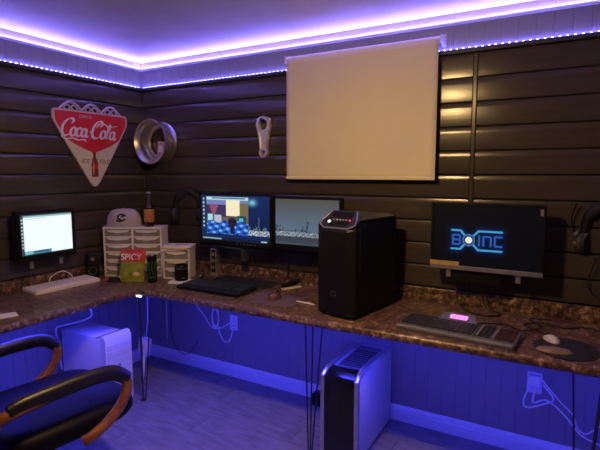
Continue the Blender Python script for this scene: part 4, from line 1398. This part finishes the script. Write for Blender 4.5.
cord('thin white lead hanging straight down near the room corner', [(0.25, -0.05, 0.752), (0.252, -0.05, 0.55), (0.248, -0.05, 0.30), (0.25, -0.05, 0.20)], 'cable_w', 0.003)
cord('white lead looping over the silver-white computer tower', [(0.36, -0.88, 0.752), (0.33, -0.80, 0.62), (0.24, -0.80, 0.56), (0.14, -0.86, 0.53), (0.07, -0.89, 0.50), (0.05, -0.87, 0.40), (0.06, -0.86, 0.2)], 'cable_w', 0.006)
cord('white keyboard lead arching behind the white keyboard', [(0.078, -0.93, ZD + .014), (0.062, -0.90, ZD + 0.06), (0.060, -0.82, ZD + 0.085), (0.060, -0.76, ZD + 0.055), (0.070, -0.735, ZD + 0.008)], 'cable_w', 0.0035)
cord('black lead trailing from the monitors behind the rear keyboard', [(1.43, -0.09, 1.05), (1.43, -0.08, 0.93), (1.42, -0.09, 0.83), (1.36, -0.085, ZD + .005), (1.22, -0.08, ZD + .005), (1.10, -0.075, ZD + .005)], 'cable_b', 0.004)
cord('black lead curving from skyline monitor down to the worktop', [(1.62, -0.10, 1.05), (1.60, -0.08, 0.96), (1.53, -0.07, 0.90), (1.46, -0.09, 0.83), (1.40, -0.12, ZD + .005), (1.33, -0.115, ZD + .005)], 'cable_b', 0.004)
cord('black lead hanging from logo monitor into a tangle on the worktop', [(2.55, -0.10, 1.02), (2.54, -0.10, 0.92), (2.56, -0.12, 0.84), (2.62, -0.16, ZD + .006), (2.72, -0.20, ZD + .006), (2.78, -0.14, ZD + .008), (2.70, -0.10, ZD + .03), (2.68, -0.10, 0.90), (2.67, -0.11, 1.0)], 'cable_b', 0.0045)
cord('black mouse lead winding behind the oval mouse pad', [(3.02, -0.41, ZD + .012), (2.97, -0.33, ZD + .005), (2.90, -0.25, ZD + .005), (2.98, -0.19, ZD + .005), (3.08, -0.22, ZD + .005), (3.16, -0.17, ZD + .005), (3.24, -0.20, ZD + .005)], 'cable_b', 0.0035)
cord('black keyboard lead curling behind the gaming keyboard', [(2.66, -0.42, ZD + .012), (2.70, -0.35, ZD + .005), (2.82, -0.30, ZD + .005), (2.90, -0.36, ZD + .005), (2.98, -0.28, ZD + .012), (2.92, -0.14, ZD + .006), (3.02, -0.11, ZD + .006)], 'cable_b', 0.0035)
wa = thing('power_adapter', 'white power adapter hanging behind the corner leg', 'adapter', (0.335, -0.375, 0.215))
obj('body', box(B(), -0.040, 0.040, -0.03, 0.03, 0.0, 0.11, bev=0.010, mtx=Matrix.Rotation(R(12), 4, 'Y')), M['white'], wa, smooth=40)
obj('lead_up', tube(B(), crom([(0.02, 0.0, 0.10), (0.03, 0.02, 0.25), (0.0, 0.05, 0.42), (-0.02, 0.08, 0.535)], 6), 0.004, 7), M['cable_w'], wa, smooth=60)
obj('lead_down', tube(B(), crom([(0.0, 0.0, 0.01), (0.008, -0.01, -0.06), (0.03, -0.04, -0.15), (0.06, -0.08, -0.209)], 6), [0.014 - 0.010 * i / 18 for i in range(19)], 8), M['cable_w'], wa, smooth=60)
ad = thing('power_strip', 'black power strip on the floor left of the black-silver computer', 'power strip', (1.72, -0.085, 0), R(0))
obj('body', box(B(), -0.09, 0.11, -0.035, 0.035, 0.0, 0.085, bev=0.008), M['black'], ad)
for i in range(3):
    obj('socket', lathe(B(), [(0.016, 0), (0.016, 0.002), (0.013, 0.003)], 16, T(-0.05 + i * .055, 0, 0.084)), M['dark'], ad, smooth=40)

# ------------------------------------------------------------------ headphones on wall hooks
def headphones(label, loc, rz, sc=1.0, cup='dark'):
    t_ = thing('headphones', label, 'headphones', loc, rz)
    pts = []
    for i in range(21):
        a = PI * i / 20
        pts.append((0.088 * sc * math.cos(a), 0.0, 0.105 * sc * math.sin(a)))
    pts = [(0.092 * sc, 0, -0.05 * sc)] + pts + [(-0.092 * sc, 0, -0.05 * sc)]
    obj('headband', tube(B(), pts, 0.009 * sc, 8, rx=0.019 * sc, up=(0, 1, 0)), M['black'], t_, smooth=60)
    pts = [(0.082 * sc * math.cos(R(30 + i * 12)), 0.0, 0.099 * sc * math.sin(R(30 + i * 12))) for i in range(11)]
    obj('head_pad', tube(B(), pts, 0.013 * sc, 8, rx=0.021 * sc, up=(0, 1, 0)), M['padblack'], t_, smooth=60)
    for s_ in (-1, 1):
        mt = T(s_ * 0.088 * sc, 0, -0.075 * sc) @ Matrix.Rotation(s_ * PI / 2, 4, 'Y') @ Matrix.Diagonal((1, 0.85, 1, 1))
        cu = obj('ear_cup', lathe(B(), [(0.046 * sc, -0.004), (0.050 * sc, 0.004), (0.046 * sc, 0.018 * sc), (0.030 * sc, 0.028 * sc), (0.0, 0.030 * sc)], 24, mt), M[cup], t_, smooth=50)
        obj('ear_pad', lathe(B(), [(0.0, -0.010 * sc), (0.030 * sc, -0.012 * sc), (0.044 * sc, -0.020 * sc), (0.048 * sc, -0.010 * sc), (0.046 * sc, 0.0)], 24, mt, cap=False), M['padblack'], t_, smooth=50)
        obj('badge', lathe(B(), [(0.014 * sc, 0.0295 * sc), (0.012 * sc, 0.031 * sc), (0.0, 0.031 * sc)], 16, mt), M['silver'], cu, smooth=40)
    return t_
def wall_hook(label, x, z, L_=0.06):
    t_ = thing('wall_hook', label, 'hook', (x, -0.0185, z))
    obj('back_plate', box(B(), -0.018, 0.018, -0.004, 0.0, -0.02, 0.04, bev=0.002), M['blackmetal'], t_)
    obj('prong', tube(B(), crom([(0, -0.003, 0.0), (0, -L_ * .6, -0.006), (0, -L_, 0.0), (0, -L_ * 1.1, 0.02)], 5), 0.005, 8), M['blackmetal'], t_, smooth=60)
hL = headphones('black headphones hanging on the back wall left of the twin monitors', (0.520, -0.062, 1.318), R(28), 1.05)
wall_hook('black wall hook holding the headphones left of the twin monitors', 0.520, 1.420, 0.07)
hR = headphones('black headset with silver cup caps hanging at the right edge', (3.225, -0.075, 1.285), R(-30), 1.12)
wall_hook('black wall hook holding the headset at the right edge', 3.225, 1.39, 0.075)
bm = B()
mcm = obj('microphone_boom', tube(B(), crom([(-0.098, -0.01, -0.09), (-0.135, -0.03, -0.03), (-0.142, -0.04, 0.05), (-0.118, -0.045, 0.12)], 6), 0.0035, 7), M['black'], hR, smooth=60)
for dz in (0.0, -0.045):
    obj('silver_knob', lathe(B(), [(0.0, -0.012), (0.012, -0.006), (0.013, 0.006), (0.0, 0.013)], 14, T(-0.118, -0.035, -0.035 + dz), cap=False), M['silver'], hR, smooth=60)
cord('black headset lead looping down the slats at the right edge', [(3.20, -0.06, 1.14), (3.17, -0.04, 1.02), (3.19, -0.03, 0.95), (3.24, -0.03, 0.93), (3.30, -0.035, 0.98), (3.33, -0.05, 1.12)], 'cable_b', 0.003)

# ------------------------------------------------------------------ office chair
ch = thing('office_chair', 'black leather office chair with looped wooden arms at lower left', 'chair', (0.923, -1.580, 0), R(-8.3))
def cushion(bm_, W_, D, z0, z1, crown_=0.02, n=14, rad=0.10):
    def se(t_):       # superellipse edge
        return t_
    rows = []
    for lv, (k_, z) in enumerate(((0.93, z0), (1.0, z0 + (z1 - z0) * .30), (1.0, z0 + (z1 - z0) * .62), (0.955, z0 + (z1 - z0) * .88), (0.80, z1), (0.45, z1 + crown_ * .8))):
        ring = []
        for i in range(40):
            a = 2 * PI * i / 40
            c_, s__ = math.cos(a), math.sin(a)
            e = 0.42
            x = W_ / 2 * k_ * math.copysign(abs(c_) ** e, c_); yy = D / 2 * k_ * math.copysign(abs(s__) ** e, s__)
            ring.append(bm_.verts.new((x, yy, z)))
        rows.append(ring)
    for a, b__ in zip(rows, rows[1:]):
        for i in range(40):
            bm_.faces.new((a[i], a[(i + 1) % 40], b__[(i + 1) % 40], b__[i]))
    bm_.faces.new(rows[0])
    v_ = bm_.verts.new((0, 0, z1 + crown_))
    for i in range(40):
        bm_.faces.new((rows[-1][i], rows[-1][(i + 1) % 40], v_))
    return bm_
st_ = obj('seat', cushion(B(), 0.60, 0.64, 0.375, 0.480), M['leather'], ch, smooth=60)
st_.location = (0, 0.085, 0)
bm = B(); tube(bm, [(-0.20, 0.10, 0.487), (-0.07, 0.10, 0.492), (0.07, 0.10, 0.492), (0.20, 0.10, 0.487)], 0.004, 6)
obj('seat_seam', bm, M['leather'], st_, smooth=60)
bk = B(); cushion(bk, 0.52, 0.66, -0.05, 0.055)
bmesh.ops.transform(bk, matrix=T(0, -0.295, 0.84) @ Matrix.Rotation(R(98), 4, 'X') @ Matrix.Rotation(PI, 4, 'Y') @ Matrix.Rotation(0, 4, 'Z') @ Matrix.Rotation(PI, 4, 'Y'), verts=bk.verts[:])
obj('backrest', bk, M['leather'], ch, smooth=60)
for s_ in (-1, 1):
    x = s_ * 0.343
    pts = crom([(x * .93, -0.275, 0.605), (x, -0.20, 0.632), (x, -0.06, 0.645), (x, 0.10, 0.652), (x, 0.22, 0.640), (x, 0.282, 0.595), (x, 0.284, 0.540), (x, 0.245, 0.478), (x, 0.180, 0.428), (x * .985, 0.110, 0.392), (x * .95, 0.075, 0.380)], 6)
    ar = obj('armrest', tube(B(), pts, 0.020, 10, rx=0.026, up=(1, 0, 0)), M['wood'], ch, smooth=60)
    pts = crom([(x, -0.215, 0.640), (x, -0.15, 0.652), (x, 0.0, 0.659), (x, 0.13, 0.661), (x, 0.225, 0.648), (x, 0.290, 0.600)], 6)
    nn = len(pts)
    obj('arm_pad', tube(B(), pts, [0.018 + 0.008 * math.sin(PI * (0.12 + 0.76 * i / (nn - 1))) for i in range(nn)], 10, rx=[0.028 + 0.010 * math.sin(PI * (0.1 + 0.8 * i / (nn - 1))) for i in range(nn)], up=(1, 0, 0)), M['padleather'], ar, smooth=60)
for s_ in (-1, 1):
    x = s_ * 0.343
    obj('arm_post', tube(B(), crom([(x * .95, -0.245, 0.615), (x * .97, -0.285, 0.55), (x * .97, -0.280, 0.47), (x * .90, -0.22, 0.40), (x * .80, -0.16, 0.385)], 6), 0.020, 10, rx=0.026, up=(1, 0, 0)), M['wood'], ch, smooth=60)
obj('mechanism', box(B(), -0.10, 0.10, -0.12, 0.10, 0.355, 0.405, bev=0.01), M['black'], ch)
obj('gas_column', lathe(B(), [(0.035, 0.10), (0.035, 0.22), (0.022, 0.23), (0.022, 0.36)], 18), M['black'], ch, smooth=40)
for i in range(5):
    a = 2 * PI * i / 5 + 0.3
    c_, s__ = math.cos(a), math.sin(a)
    lg_ = obj('base_leg', tube(B(), [(0.02 * c_, 0.02 * s__, 0.125), (0.16 * c_, 0.16 * s__, 0.110), (0.30 * c_, 0.30 * s__, 0.080)], [0.024, 0.020, 0.015], 10, rx=[0.030, 0.026, 0.020]), M['wood'], ch, smooth=60)
    obj('caster', lathe(B(), [(0.010, -0.022), (0.026, -0.018), (0.027, 0.018), (0.010, 0.022)], 18, T(0.30 * c_, 0.30 * s__, 0.027) @ Matrix.Rotation(a, 4, 'Z') @ Matrix.Rotation(PI / 2, 4, 'X')), M['black'], lg_, smooth=40)
    obj('caster_stem', tube(B(), [(0.30 * c_, 0.30 * s__, 0.03), (0.30 * c_, 0.30 * s__, 0.085)], 0.007, 8), M['silver'], lg_)
